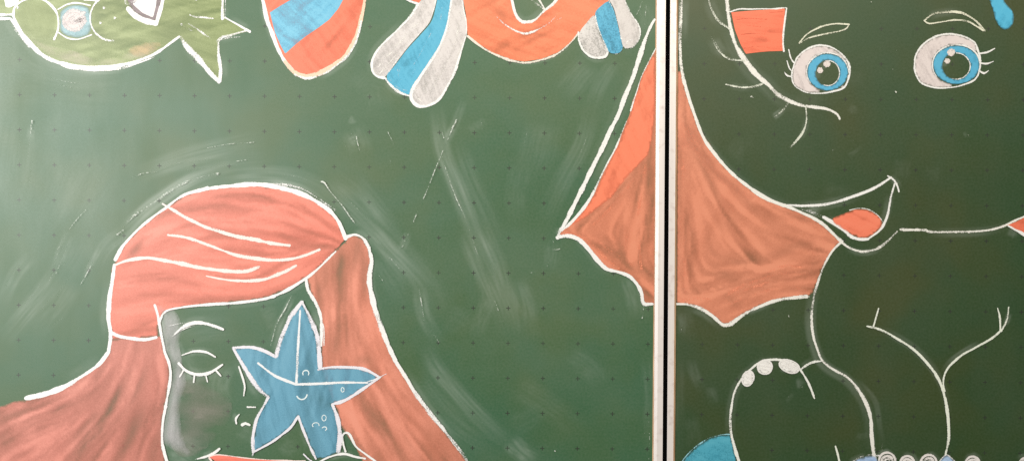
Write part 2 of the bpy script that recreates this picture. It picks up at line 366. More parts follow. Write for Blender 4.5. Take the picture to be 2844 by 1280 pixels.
# wiped smears of old chalk on the left panel (photo pixels: path, width, strength)
for p, w, a in [
    (B(0, 0, [(680, 890), (900, 800), (1200, 725), (1340, 700)]), 46, .16),
    (B(0, 0, [(700, 880), (900, 835), (1150, 805), (1430, 795)]), 30, .10),
    (B(0, 0, [(600, 1180), (760, 1030), (960, 900), (1230, 815)]), 30, .34),
    (B(0, 0, [(640, 1180), (800, 1050), (1000, 930), (1190, 860)]), 60, .18),
    (B(0, 0, [(1080, 905), (1280, 885), (1480, 900), (1640, 970), (1720, 1060)]), 46, .20),
    (B(0, 0, [(1620, 900), (1760, 1010), (1900, 1150), (2010, 1290)]), 70, .12),
    (B(0, 0, [(1780, 880), (1880, 1020), (2010, 1180)]), 34, .10),
    (B(0, 0, [(2195, 520), (2220, 740), (2285, 920), (2350, 1090), (2420, 1260)]), 40, .24),
    (B(0, 0, [(2260, 700), (2330, 900), (2420, 1100), (2500, 1300)]), 70, .10),
    (B(0, 0, [(2340, 490), (2290, 620), (2230, 760)]), 22, .12),
    (B(0, 0, [(1760, 640), (1800, 720), (1810, 790)]), 60, .08),
    (B(0, 0, [(0, 420), (250, 420), (520, 440), (760, 430)]), 120, .05),
    (B(0, 0, [(60, 250), (200, 340), (420, 390), (640, 370)]), 60, .12),
    (B(0, 0, [(60, 560), (20, 850), (10, 1150)]), 70, .09), (B(0, 0, [(160, 610), (140, 850), (110, 1100)]), 30, .08),
    (B(0, 0, [(370, 820), (300, 1000), (190, 1170)]), 70, .09), (B(0, 0, [(560, 800), (420, 1000), (330, 1170)]), 90, .05),
    (A(0, 2, [(620, 380), (440, 620), (250, 850), (20, 1130)]), 46, .20), (A(0, 2, [(760, 500), (560, 800), (330, 1050)]), 50, .10),
    (A(0, 2, [(330, 240), (170, 420), (60, 640), (0, 760)]), 34, .17), (A(0, 2, [(1280, 0), (1060, 180), (960, 380)]), 40, .14),
    (A(0, 2, [(850, 60), (700, 330), (560, 470)]), 60, .07), (A(0, 2, [(1010, 160), (910, 350), (830, 540)]), 14, .20),
    (A(0, 2, [(690, 0), (590, 220), (505, 500)]), 16, .13), (A(0, 2, [(740, 20), (640, 260), (570, 450)]), 10, .11),
    (A(0, 2, [(1070, 640), (1060, 900), (1090, 1080)]), 30, .10),
    (A(1, 2, [(1080, -60), (1300, 160), (1500, 370), (1690, 580)]), 44, .22), (A(1, 2, [(1640, 540), (1690, 850), (1800, 1060), (1860, 1140)]), 34, .14),
    (A(1, 2, [(1240, 0), (1560, 330), (1780, 640), (1860, 900)]), 60, .08),
    (A(1, 2, [(2120, -60), (2240, 240), (2380, 560), (2480, 800), (2575, 1080)]), 60, .17), (A(1, 2, [(2250, -60), (2420, 300), (2520, 640), (2575, 900)]), 40, .12),
    (A(1, 2, [(1180, 220), (1280, 360), (1420, 560), (1500, 720)]), 50, .08), (A(1, 2, [(2350, 640), (2280, 860), (2200, 1100)]), 36, .09),
    (A(1, 2, [(1540, 0), (1480, 160), (1440, 260)]), 18, .12), (A(1, 2, [(1900, 850), (2080, 950), (2100, 1080)]), 60, .05),
    (A(1, 3, [(1700, -40), (1790, 190), (1960, 400), (2200, 660), (2420, 860), (2640, 1030)]), 40, .20),
    (A(1, 3, [(1560, 200), (1760, 480), (2000, 760), (2300, 980), (2560, 1120)]), 60, .08),
    (A(2, 3, [(-40, 940), (90, 1060), (260, 1180)]), 44, .22), (A(2, 3, [(0, 380), (300, 560), (560, 740), (700, 900)]), 60, .07),
    (A(2, 3, [(560, 60), (800, 250), (900, 440)]), 50, .07), (A(2, 3, [(0, 830), (200, 700), (360, 600)]), 50, .04),
    (A(2, 2, [(20, 480), (120, 820), (160, 1100)]), 60, .11), (A(2, 2, [(1170, 420), (1230, 600), (1290, 790), (1305, 900)]), 52, .15),
    (A(2, 0, [(1060, 590), (900, 830), (760, 1159)]), 34, .10), (A(2, 0, [(800, 620), (600, 850), (500, 1000)]), 60, .10),
    (A(2, 0, [(1340, 20), (1360, 260), (1340, 420)]), 34, .11), (A(2, 1, [(800, -60), (690, 330), (480, 720), (290, 1159)]), 44, .13),
    (A(2, 1, [(330, 60), (250, 380), (170, 620)]), 80, .07), (A(2, 1, [(100, 460), (40, 800), (60, 1159)]), 50, .06),
    (A(2, 2, [(420, 120), (400, 260), (360, 420)]), 40, .08),
    (A(2, 3, [(1330, 40), (1390, 500), (1380, 800), (1390, 1159)]), 26, .08),
    (A(1, 1, [(960, 200), (1020, 300)]), 24, .16), (A(1, 1, [(2190, 60), (2260, 160)]), 40, .08), (A(1, 0, [(1050, 1000), (1150, 900), (1250, 1159)]), 90, .05),
    (A(0, 3, [(1780, 60), (1900, 300), (2100, 420)]), 60, .10), (A(0, 3, [(2280, 160), (2200, 400), (2260, 620)]), 50, .15), (A(0, 3, [(2400, 820), (2500, 880), (2575, 850)]), 40, .08),
    (A(0, 2, [(1660, 760), (1700, 980), (1720, 1159)]), 46, .42), (A(0, 2, [(1700, 1000), (1800, 930), (1850, 850)]), 50, .16), (A(0, 2, [(1790, 1100), (2000, 1010), (2400, 960)]), 60, .07),
    (A(0, 3, [(1720, -40), (1760, 60), (1790, 180)]), 40, .34), (A(0, 3, [(1740, 300), (1730, 560), (1680, 860), (1700, 1159)]), 40, .30),
    (A(0, 3, [(1700, 1000), (1850, 1050), (2000, 1130)]), 70, .24), (A(0, 3, [(1760, 340), (1900, 330), (2050, 310)]), 30, .18),
    (A(1, 3, [(250, 960), (340, 1030), (450, 1000)]), 40, .08), (A(1, 2, [(380, 640), (250, 900), (130, 1159)]), 16, .22), (A(1, 2, [(60, 900), (160, 860), (240, 830)]), 60, .07)]:
    smear('L', p, w, a)
for p, w, a in [
    (A(2, 3, [(1790, 120), (1850, 320), (1930, 460)]), 26, .13), (A(2, 3, [(1980, 400), (2020, 500), (2020, 600)]), 24, .12), (A(2, 3, [(1790, 700), (1830, 900), (1800, 1050)]), 36, .07),
    (A(2, 2, [(1700, 820), (1720, 960), (1690, 1060)]), 20, .14), (A(2, 2, [(1680, 750), (1740, 900), (1760, 1159)]), 40, .06),
    (A(2, 1, [(2200, 440), (2320, 330), (2400, 380)]), 50, .06), (A(3, 0, [(800, 1060), (900, 1140)]), 20, .10), (A(3, 1, [(800, 420), (870, 370), (960, 300)]), 10, .10),
    (A(3, 1, [(1360, 420), (1340, 620), (1350, 700)]), 40, .06), (A(3, 1, [(1650, 500), (1660, 600), (1620, 690)]), 30, .05), (A(3, 1, [(520, 780), (700, 800), (900, 830)]), 50, .05),
    (A(3, 3, [(860, 330), (980, 430), (1080, 560), (1110, 690), (1130, 860), (1150, 960), (1140, 1070)]), 13, .24), (A(3, 3, [(940, 860), (960, 960)]), 30, .07),
    (A(3, 0, [(300, 900), (420, 960), (600, 950)]), 60, .07), (A(3, 0, [(870, 700), (860, 900)]), 40, .05), (A(2, 0, [(1990, 380), (2060, 520), (2150, 590)]), 22, .08),
    (A(2, 3, [(1680, 60), (1690, 600), (1680, 1159)]), 22, .07), (A(3, 3, [(200, 500), (240, 540)]), 26, .09)]:
    smear('R', p, w, a * 0.6)

MATL = board_mat(0.90796, 0.68166, 0.05007, ((0.022, 0.094, 0.036), (0.036, 0.090, 0.022), (0.010, 0.096, 0.050), 0.055, 0.13))
MATR = board_mat(-0.01632, 0.68545, 0.05007, ((0.010, 0.046, 0.006), (0.027, 0.044, 0.003), (0.003, 0.046, 0.014), 0.012, 0.07))

def frame(parent, ua, ub, inner, sgn):
    """aluminium edging of a panel: the stile at the gap (ua..ub) and the other three sides"""
    far = LW if sgn < 0 else RW
    if sgn < 0:
        prof = [(ua, 0.0), (ua, -0.0002), (ua + 0.0006, -0.0006), (ua + 0.0050, -0.0020), (ub - 0.0002, -0.0022), (ub, -0.0020), (ub, -0.0010), (ua, -0.0001)]
        prism('edge_stile', prof, 0.0, 1.0, al_m, parent)
        prism('glue_bead', [(ua - 0.0012, 0.001), (ua - 0.0012, -0.0004), (ua + 0.0003, -0.0009), (ua + 0.0003, 0.001)], 0.013, 0.987, glue_m, parent)
    else:
        prof = [(ua, -0.0010), (ua, -0.0020), (ua + 0.0002, -0.0022), (ub - 0.0012, -0.0021), (ub - 0.0004, -0.0016), (ub, -0.0003), (ub, -0.0001)]
        prism('edge_stile', prof, 0.0, 1.0, al_m, parent)
        prism('glue_bead', [(ub - 0.0011, 0.001), (ub - 0.0010, -0.0024), (ub + 0.0012, -0.0012), (ub + 0.0022, 0.001)], 0.013, 0.987, glue_m, parent)
    w = 0.012
    prism('edge_stile', [(far, 0.018), (far, -0.004), (far - sgn * w, -0.004), (far - sgn * w, 0.018)], 0.0, 1.0, al_m, parent)
    a, b = sorted((far - sgn * w, inner))
    for z0, z1 in ((0.0, 0.012), (0.988, 1.0)):
        prism('edge_rail', [(z0, 0.018), (z0, -0.004), (z1, -0.004), (z1, 0.018)], a, b, al_m, parent, 'u')
    prism('backing', [(a, 0.016), (a, 0.002), (b, 0.002), (b, 0.016)], 0.012, 0.988, back_m, parent)
frame(BL, uL0, uL1, uL0, -1)
frame(BR, uR0, uR1, uR1, 1)
prism('gap_shade_strip', [(uL1 - 0.004, 0.0185), (uL1 - 0.004, 0.030), (uL1 + 0.014, 0.030), (uL1 + 0.014, 0.0185)], 0.0, 1.0, gap_shade_m, BL)  # added strip behind the gap, coloured as dark as its shade
prism('gap_shade_strip', [(uL1 - 0.0004, 0.0182), (uL1 - 0.0004, -0.0008), (uR0 + XH + 0.0003, -0.0008), (uR0 + XH + 0.0003, 0.0182)], 0.0, 1.0, gap_shade_m, BL)  # added strip just behind the edge faces, paints the gap's shade black

def each(leaf, parent, name, strokes, col=WHITE):
    for st in strokes: chalk_strokes(leaf, parent, name, [st], col)
# ------------------------------------------------------------------ left panel: green fish
def part(leaf_root, name, label):
    o = bpy.data.objects.new(name, None); COL.objects.link(o); o.parent = leaf_root; o['label'] = label; return o
d = chalk_fill('L', BL, 'fish_drawing', A(0, 0, [(-200, -300), (-120, 100), (0, 150), (135, 165), (180, 260), (280, 400), (400, 520), (560, 610), (760, 660), (1000, 680), (1250, 650), (1450, 590), (1580, 530), (1800, 370), (1850, 450), (1970, 570), (2205, 815), (2210, 600), (2200, 420), (2250, 380), (2500, 320), (2260, 190), (2250, 0), (2240, -300)]),
    GREEN, GREEN2, angle=15, dens=0.86, s=(0.22, 0.25, 0.1), su=10, sv=90, smo=False, label='green chalk fish with two round bumps and a forked tail',
    blobs=[(210, 100, 60, 30, 0, -.2), (480, 95, 50, 30, 20, -.25), (270, 60, 18, 60, 0, -.3), (400, 140, 90, 18, -15, -.2), (300, 112, 60, 12, 0, -.18)])
chalk_fill('L', d, 'chalk_shading', A(0, 0, [(260, 330), (420, 430), (560, 480), (760, 520), (1000, 600), (1200, 560), (1400, 440), (1580, 430), (1560, 540), (1300, 630), (1000, 660), (700, 630), (500, 560), (350, 440)]), (0.62, 0.55, 0.46), (0.68, 0.6, 0.5), angle=12, dens=0.32, soft=22, s=(.4, .3, .1), su=12, sv=70)
chalk_fill('L', d, 'chalk_shading', A(0, 0, [(1280, 520), (1430, 430), (1640, 430), (1560, 520), (1350, 590)]), (0.72, 0.5, 0.27), angle=25, dens=.4, soft=16, s=(.4, .3, .1))
chalk_fill('L', d, 'round_bump', A(0, 0, [(150, 160), (155, 80), (230, 15), (330, -5), (440, 5), (520, 65), (570, 135), (580, 220), (565, 310), (480, 400), (330, 380), (210, 290)]), (0.27, 0.34, 0.12), (0.32, 0.38, 0.16), angle=70, dens=.55, soft=25, s=(.3, .3, .1))
e = chalk_fill('L', d, 'oval_window', A(0, 0, [(597, 210), (610, 110), (690, 60), (790, 45), (890, 80), (925, 170), (925, 260), (900, 350), (800, 390), (690, 375), (610, 320)]), (0.16, 0.33, 0.40), (0.3, 0.45, 0.5), angle=-20, dens=.9, soft=8, s=(.3, .3, .15), label='blue oval with a white centre')
chalk_strokes('L', d, 'oval_window_centre', [(A(0, 0, [(745 + 75 * math.cos(t) * k, 208 + 72 * math.sin(t) * k) for t in np.linspace(0, 6.28, 9)]), 24 if k > 0.7 else 20, .72) for k in (1.15, .75, .3)] + [(A(0, 0, [(650, 250), (740, 200), (850, 130)]), 16, .6)], (0.68, 0.62, 0.64))
chalk_fill('L', d, 'heart', A(0, 0, [(1270, -40), (1290, 60), (1350, 130), (1450, 200), (1570, 235), (1610, 120), (1640, 0), (1650, -60)]), (0.17, 0.12, 0.14), dens=.9, soft=3, s=(.2, .2, .1), smo=False, label='white heart with a mauve inner line')
chalk_fill('L', d, 'heart_filling', A(0, 0, [(1385, -60), (1370, 20), (1350, 45), (1450, 120), (1530, 160), (1555, 60), (1568, -60)]), (0.8, 0.7, 0.72), WHITE, angle=60, dens=1.05, s=(.4, .2, .15), smo=False)
chalk_strokes('L', d, 'heart_outline', [(A(0, 0, [(1285, 85), (1340, 145), (1440, 205), (1575, 243)]), [14, 16, 15, 12], 1.05), (A(0, 0, [(1572, 240), (1610, 120), (1640, 0), (1648, -60)]), [10, 13, 13], 1.05), (A(0, 0, [(1265, 10), (1280, 50), (1330, 20), (1390, 5)]), 12, .6), (A(0, 0, [(1350, 40), (1440, 120), (1535, 165)]), 7, .95), (A(0, 0, [(1535, 165), (1560, 60), (1572, -40)]), 5, .95)])
chalk_fill('L', d, 'white_patch', A(0, 0, [(30, -80), (60, 75), (100, 80), (175, 45), (235, -80)]), WHITE, dens=1.05, s=(.3, .2, .15), smo=False)
chalk_strokes('L', d, 'outline', [
    (A(0, 0, [(-40, 195), (60, 195), (105, 195), (165, 270), (260, 400), (400, 535), (540, 612), (760, 668), (1000, 680), (1250, 655), (1420, 600), (1560, 545), (1805, 372)]), [9, 9, 12, 13, 10, 10, 11, 9, 9, 8], 1.0),
    (A(0, 0, [(125, 150), (180, 270), (290, 410), (380, 500)]), [9, 7, 8], 1.0), (A(0, 0, [(545, 625), (690, 680), (850, 700), (1000, 708), (1200, 692), (1370, 645), (1560, 572)]), [5, 8, 8, 7, 5], [.5, .8, .85, .7, .6]),
    (A(0, 0, [(-40, 160), (60, 152), (130, 145)]), 8, 1.0), (A(0, 0, [(130, 150), (110, 220), (180, 330), (300, 470)]), 12, .5),
    (A(0, 0, [(1820, 380), (1880, 470), (2000, 600), (2120, 740), (2205, 825)]), [14, 15, 16, 14, 12], [.55, .72, .85, .95, .9]), (A(0, 0, [(2212, 825), (2218, 700), (2202, 560), (2195, 430)]), [12, 10, 6], [.95, .9, .7]),
    (A(0, 0, [(2190, 420), (2230, 380), (2330, 355), (2425, 325), (2500, 308)]), [11, 9, 7, 5], [.6, .75, .8, .9]), (A(0, 0, [(2420, 375), (2300, 385), (2220, 405)]), 5, .5),
    (A(0, 0, [(2515, 325), (2400, 255), (2262, 180)]), [9, 6, 4], .95), (A(0, 0, [(2240, 195), (2238, 80), (2245, -60)]), 12, .66), (A(0, 0, [(2265, 170), (2268, 60), (2272, -60)]), 4, .5),
    (A(0, 0, [(140, 160), (150, 80), (225, 15), (330, -10), (440, 0), (520, 60), (575, 135), (590, 225), (580, 310), (545, 398)]), [8, 6, 5, 7, 8, 7, 6, 7], .95),
    (A(0, 0, [(1010, -10), (945, 60), (912, 150), (915, 240), (950, 320), (1020, 380), (1090, 410), (1150, 412)]), [6, 6, 5, 6, 7, 6], [.85, .85, .9, .9, .8, .5]),
    (A(0, 0, [(585, 100), (680, 50), (780, 36), (910, 62)]), 5, .75), (A(0, 0, [(590, 330), (680, 385), (790, 397), (920, 352)]), 4, .85),
    (A(0, 0, [(1905, 150), (1960, 175), (2050, 180), (2145, 190)]), [4, 7, 8, 5], .52), (A(0, 0, [(1895, 240), (1990, 300), (2110, 385)]), [4, 7, 8], .5), (A(0, 0, [(1825, 245), (1870, 280), (1930, 310)]), 7, .38),
    (A(0, 0, [(850, 0), (920, 5), (985, 12)]), 6, .9), (A(0, 0, [(1940, -5), (1975, 0)]), 6, .8)])
each('L', d, 'bump_dot', [(A(0, 0, [(x + 10 * math.cos(t), y + 11 * math.sin(t)) for t in np.linspace(0, 6.2, 7)]), 3.6, .95) for x, y in ((1045, 85), (1155, 185), (1012, 235), (180, 80))])

# ------------------------------------------------------------------ left panel: striped drop, striped tassels, orange ring
bulb = [(40, -160), (60, -60), (82, 60), (110, 200), (160, 330), (220, 490), (290, 620), (370, 715), (460, 765), (540, 770), (640, 740), (760, 675), (880, 580), (960, 480), (1010, 370), (1045, 250), (1075, 120), (1097, 0), (1110, -160)]
d = chalk_fill('L', BL, 'striped_drop_drawing', A(1, 0, bulb), CORAL, CORAL2, angle=50, dens=.98, s=(.22, .15, .12), su=16, sv=170, label='orange drop shape with a blue stripe', blobs=[(915, 130, 8, 60, -35, -.3), (925, 110, 50, 6, -50, -.25)])
chalk_fill('L', d, 'blue_stripe', A(1, 0, [(140, 130), (250, 60), (340, 8), (500, -60), (900, -60), (878, 0), (830, 90), (740, 200), (640, 275), (500, 370), (400, 450), (295, 545), (250, 465), (190, 330)]), BLUE, BLUE2, angle=40, dens=.94, s=(.35, .3, .2), su=16, sv=130, smo=False, blobs=[(840, 60, 60, 40, 30, -.16)])
chalk_strokes('L', d, 'outline', [(A(1, 0, bulb[1:8]), [11, 13, 12, 11, 12], 1.05)], WHITE)
chalk_strokes('L', d, 'outline', [(A(1, 0, bulb[6:18]), [10, 14, 15, 13, 12, 11, 12, 9], [.85, .95, .95, .9, 1, 1, 1])], (0.84, 0.62, 0.48))
chalk_strokes('L', d, 'outline_dust', [(A(1, 0, [(390, 755), (520, 790), (660, 755), (780, 685), (900, 590), (985, 470), (1030, 350), (1060, 220)]), 9, [.55, .62, .5, .45, .7, .8, .7])], WHITE)
d = chalk_fill('L', BL, 'tassel_drawing', A(1, 0, [(1690, -100), (1690, -40), (1620, 70), (1560, 165), (1480, 255), (1380, 350), (1270, 460), (1190, 575), (1170, 660), (1185, 730), (1235, 770), (1290, 780), (1335, 735), (1430, 610), (1530, 480), (1650, 345), (1745, 230), (1790, 110), (1830, -40), (1850, -100)]), GREYW, (.66, .63, .65), angle=50, dens=.92, s=(.3, .25, .25), su=14, sv=170, label='white and blue striped tassel left of the orange ring')
chalk_fill('L', d, 'blue_stripe', A(1, 0, [(1840, -100), (1830, -40), (1805, 90), (1765, 220), (1650, 360), (1530, 490), (1430, 620), (1375, 690), (1320, 750), (1325, 815), (1390, 885), (1480, 942), (1548, 950), (1575, 890), (1640, 775), (1720, 660), (1810, 520), (1870, 400), (1920, 260), (1950, 100), (1975, -100)]), (0.05, 0.36, 0.58), (.10, .44, .66), angle=55, dens=.98, s=(.25, .2, .15), su=18, sv=180)
chalk_fill('L', d, 'white_stripe', A(1, 0, [(1985, -100), (1960, 100), (1930, 260), (1880, 400), (1820, 520), (1720, 670), (1640, 790), (1575, 890), (1560, 980), (1605, 1045), (1670, 1072), (1760, 1050), (1850, 980), (1925, 860), (1985, 740), (2035, 600), (2075, 470), (2105, 370), (2118, 250), (2095, 140), (2065, -100)]), GREYW, (.66, .63, .65), angle=65, dens=.92, s=(.3, .25, .25), su=14, sv=170)
chalk_strokes('L', d, 'outline', [
    (A(1, 0, [(1680, -60), (1615, 70), (1555, 165), (1470, 260), (1370, 360), (1262, 465), (1185, 580), (1165, 660), (1180, 730), (1230, 775), (1290, 785)]), [7, 8, 8, 7, 6, 7, 9, 10], .92), (A(1, 0, [(1820, -40), (1785, 110), (1735, 235), (1640, 345), (1520, 480), (1425, 600), (1370, 680), (1320, 745)]), 5, .55),
    (A(1, 0, [(1300, 790), (1330, 840), (1400, 905), (1490, 950), (1540, 965)]), [6, 9, 8, 6], .8), (A(1, 0, [(1975, -40), (1945, 150), (1905, 330), (1840, 490), (1740, 650), (1640, 800), (1575, 900), (1560, 985), (1605, 1050), (1670, 1075), (1760, 1055), (1855, 985), (1930, 860), (1990, 740), (2040, 600), (2080, 470), (2110, 370)]), [5, 6, 6, 7, 8, 8, 9, 10, 10, 9, 9, 8, 8, 6, 5], .9), (A(1, 0, [(2112, 380), (2118, 250), (2095, 140), (2065, -60)]), 5, .7)])
chalk_strokes('L', d, 'chalk_highlight', [
    (A(1, 0, [(1700, 150), (1640, 230), (1560, 300), (1480, 400), (1380, 490), (1300, 580)]), 6, [.3, .55, .45, .5, .3]), (A(1, 0, [(1560, 260), (1450, 370), (1320, 500), (1240, 620)]), 7, .42), (A(1, 0, [(1230, 680), (1290, 600), (1380, 520)]), 5, .45), (A(1, 0, [(1250, 740), (1320, 660), (1420, 550)]), 6, .5), (A(1, 0, [(1440, 560), (1410, 640), (1430, 720)]), 4, .38),
    (A(1, 0, [(1950, 250), (1900, 420), (1820, 560), (1740, 700), (1680, 800)]), 6, .5), (A(1, 0, [(2040, 250), (2000, 450), (1920, 640), (1830, 800), (1750, 910)]), 6, .45), (A(1, 0, [(1640, 850), (1600, 950), (1660, 1020)]), 6, .5), (A(1, 0, [(2080, 400), (2030, 560), (1970, 700)]), 4, .55), (A(1, 0, [(1720, 800), (1690, 900), (1760, 960)]), 5, .35), (A(1, 0, [(2030, 60), (2060, 160), (2060, 300)]), 6, .3)], (.78, .76, .76))
chalk_strokes('L', d, 'stripe_highlight', [(A(1, 0, [(1760, 340), (1640, 560), (1560, 700)]), 4, .4), (A(1, 0, [(1450, 690), (1430, 760), (1470, 820)]), 4, .45), (A(1, 0, [(1600, 700), (1560, 760), (1500, 800)]), 3.5, .4), (A(1, 0, [(1870, 80), (1850, 240), (1800, 380)]), 4, .35), (A(1, 0, [(1345, 800), (1420, 880), (1520, 915)]), 6, .4)], (.35, .62, .78))

outer = B(0, 0, [(2320, -80), (2330, 0), (2345, 80), (2352, 180), (2400, 218), (2480, 268), (2575, 302)]) + B(1, 0, [(60, 312), (150, 298), (230, 266), (300, 210), (350, 150), (400, 92), (460, 42), (505, -20), (530, -80)])
hole = [(1562, -40), (1552, -8), (1516, 30), (1499, 47), (1477, 59), (1454, 64), (1440, 57), (1430, 32), (1421, 5), (1408, -12), (1400, -40)]
d = chalk_fill('L', BL, 'ring_drawing', outer, (0.78, 0.18, 0.08), (.82, .24, .12), angle=25, dens=.97, s=(.22, .2, .1), su=10, sv=120, holes=[hole], label='orange ring with white inner arc', smo=False, blobs=[(1395, 50, 30, 12, 60, -.25), (1480, 100, 60, 20, 0, -.15)])
chalk_strokes('L', d, 'inner_outline', [(A(2, 0, [(-30, -60), (-5, 0), (20, 100), (55, 180), (105, 228), (170, 230), (230, 205), (300, 140), (350, 95), (425, 30), (480, -60)]), [6, 8, 9, 10, 9, 8, 7, 8, 9, 9], [1, 1, 1, 1, .9, .8, .8, .9, 1])])
chalk_strokes('L', d, 'outline', [(B(0, 0, [(2352, 182), (2400, 222), (2480, 272), (2575, 306)]) + B(1, 0, [(60, 317), (150, 303), (230, 270), (300, 213), (335, 165)]), [6, 7, 8, 7, 7, 5], [.9, .75, .8, .8, .7, .6])], (.78, .74, .68))
chalk_strokes('L', d, 'inner_arc', [(A(1, 0, [(2420, 170), (2480, 230), (2575, 300)]) + A(2, 0, [(60, 328), (140, 345), (230, 315), (330, 262), (420, 190), (470, 130)]), [4, 6, 7, 8, 8, 6, 4], [.4, .7, .7, .6, .55, .4]), (A(2, 0, [(200, 320), (350, 260), (500, 180)]), 4, .3)])
chalk_strokes('L', d, 'leaf', [(A(2, 0, [(170, -5), (235, 28), (290, 70), (330, 112)]), [4, 8, 6], .5), (A(2, 0, [(262, -10), (300, 45), (332, 112)]), 5, .9)], (.8, .8, .78))
chalk_fill('L', d, 'orange_tip', A(1, 0, [(1490, -80), (1560, 5), (1640, 38), (1700, -60)]), CORAL, dens=1, smo=False); chalk_strokes('L', d, 'orange_tip_outline', [(A(1, 0, [(1510, 0), (1570, 25), (1640, 45)]), 6, .9)])

d = chalk_fill('L', BL, 'tassel_drawing', A(2, 0, [(822, 160), (745, 240), (685, 320), (678, 390), (710, 470), (760, 540), (815, 575), (880, 580), (935, 565), (960, 530), (930, 460), (880, 350), (842, 220)]), (.55, .52, .54), (.68, .66, .68), angle=70, dens=.8, s=(.3, .2, .55), su=20, sv=150, label='short white and blue striped tassel right of the orange ring')
chalk_fill('L', d, 'blue_stripe', A(2, 0, [(838, 130), (900, 62), (972, 20), (1020, 100), (1050, 200), (1080, 330), (1105, 430), (1112, 490), (1080, 533), (1030, 543), (975, 528), (930, 440), (880, 320), (850, 220)]), (0.04, 0.33, 0.58), (.09, .44, .68), angle=75, dens=.9, s=(.25, .2, .45), su=20, sv=150)
chalk_fill('L', d, 'white_stripe', A(2, 0, [(965, -30), (1000, -60), (1120, -60), (1150, 60), (1200, 150), (1258, 240), (1282, 330), (1266, 410), (1208, 476), (1150, 490), (1116, 468), (1095, 380), (1060, 220), (1020, 80)]), GREYW, (.64, .61, .63), angle=70, dens=.92, s=(.25, .2, .2), su=14, sv=150)
chalk_strokes('L', d, 'outline', [(A(2, 0, [(670, 330), (680, 430), (730, 520), (800, 575), (880, 585), (945, 565), (962, 525)]), 7, [.6, .9, .95, .95, .9]), (A(2, 0, [(835, 165), (850, 230), (890, 350), (935, 450), (965, 530)]), 5, .6), (A(2, 0, [(1140, 30), (1200, 150), (1262, 240), (1286, 330), (1270, 412), (1210, 480), (1150, 494), (1116, 470)]), 6, .62), (A(2, 0, [(970, 5), (1030, 120), (1068, 260), (1100, 400)]), 5, .4), (A(2, 0, [(980, 535), (1035, 550), (1090, 530), (1116, 480)]), 4, .4), (A(2, 0, [(1150, 440), (1180, 400), (1210, 410)]), 5, .6)])

# ------------------------------------------------------------------ left panel: coral ear that runs on over the gap
TR = 1819.5
def trl(y): return 1822.3 - 8.3 * y / 1280
er = [(trl(136), 136)] + A(2, 0, [(1375, 620), (1305, 770), (1260, 900), (1210, 1025), (1180, 1159)]) + A(2, 1, [(1120, 140), (1060, 300), (975, 465), (900, 620), (830, 780), (740, 920), (620, 1060), (505, 1159)]) + A(2, 2, [(475, 40), (570, 52), (680, 90), (770, 175), (860, 290), (950, 370), (1070, 405), (1180, 450), (1262, 525), (1312, 625), (1335, 722), (1400, 726)]) + [(trl(845), 843), (trl(500), 500)]
d = chalk_fill('L', BL, 'ear_drawing', er, (0.64, 0.20, 0.115), (.72, .26, .16), angle=72, dens=.84, s=(.14, .22, .1), su=5, sv=40, hatch=dict(n=120, w=1.3, k=.65, guides=[[(1800, 400), (1770, 600), (1740, 740)], [(1720, 520), (1600, 630)], [(1590, 650), (1720, 720), (1800, 790)]]), smo=False, label='left half of the big coral ear beside the gap',
    blobs=[(1800, 500, 14, 130, 0, -.22), (1775, 700, 14, 90, 0, -.2), (1690, 560, 70, 10, -48, -.25), (1720, 530, 60, 8, -55, -.18), (1800, 790, 20, 60, 0, -.22), (1780, 745, 50, 14, 30, -.2), (1640, 600, 40, 9, -35, -.2)])
chalk_fill('L', d, 'ear_highlight', [(trl(136), 138)] + A(2, 0, [(1375, 630), (1305, 780), (1260, 910), (1210, 1035), (1185, 1159)]) + A(2, 1, [(1125, 140), (1065, 300), (980, 465), (905, 620), (835, 780), (745, 920), (625, 1060), (520, 1150), (640, 1090), (760, 1020), (880, 920), (1000, 835), (1130, 660), (1250, 530), (1370, 400), (1405, 250), (1430, 90)]) + [(trl(300), 300)], (0.82, 0.19, 0.10), (.84, .23, .13), angle=65, dens=1.02, soft=2, s=(.28, .2, .1), su=16, sv=130, smo=False, label='bright orange upper edge of the coral ear')
chalk_strokes('L', d, 'chalk_shading', [(A(2, 2, [(560, 30), (720, 70), (850, 180), (960, 300), (1080, 380)]), 14, .45), (A(2, 2, [(1150, 30), (1140, 120), (1110, 200)]), 10, .35), (A(2, 2, [(1280, 80), (1290, 240), (1300, 380)]), 12, .35), (A(2, 1, [(1230, 640), (1100, 800), (950, 980), (820, 1100)]), 12, .3), (A(2, 1, [(1350, 500), (1300, 760), (1270, 1000)]), 14, .3), (A(2, 2, [(880, 120), (1040, 240), (1200, 340)]), 14, .3)], (.86, .28, .16))
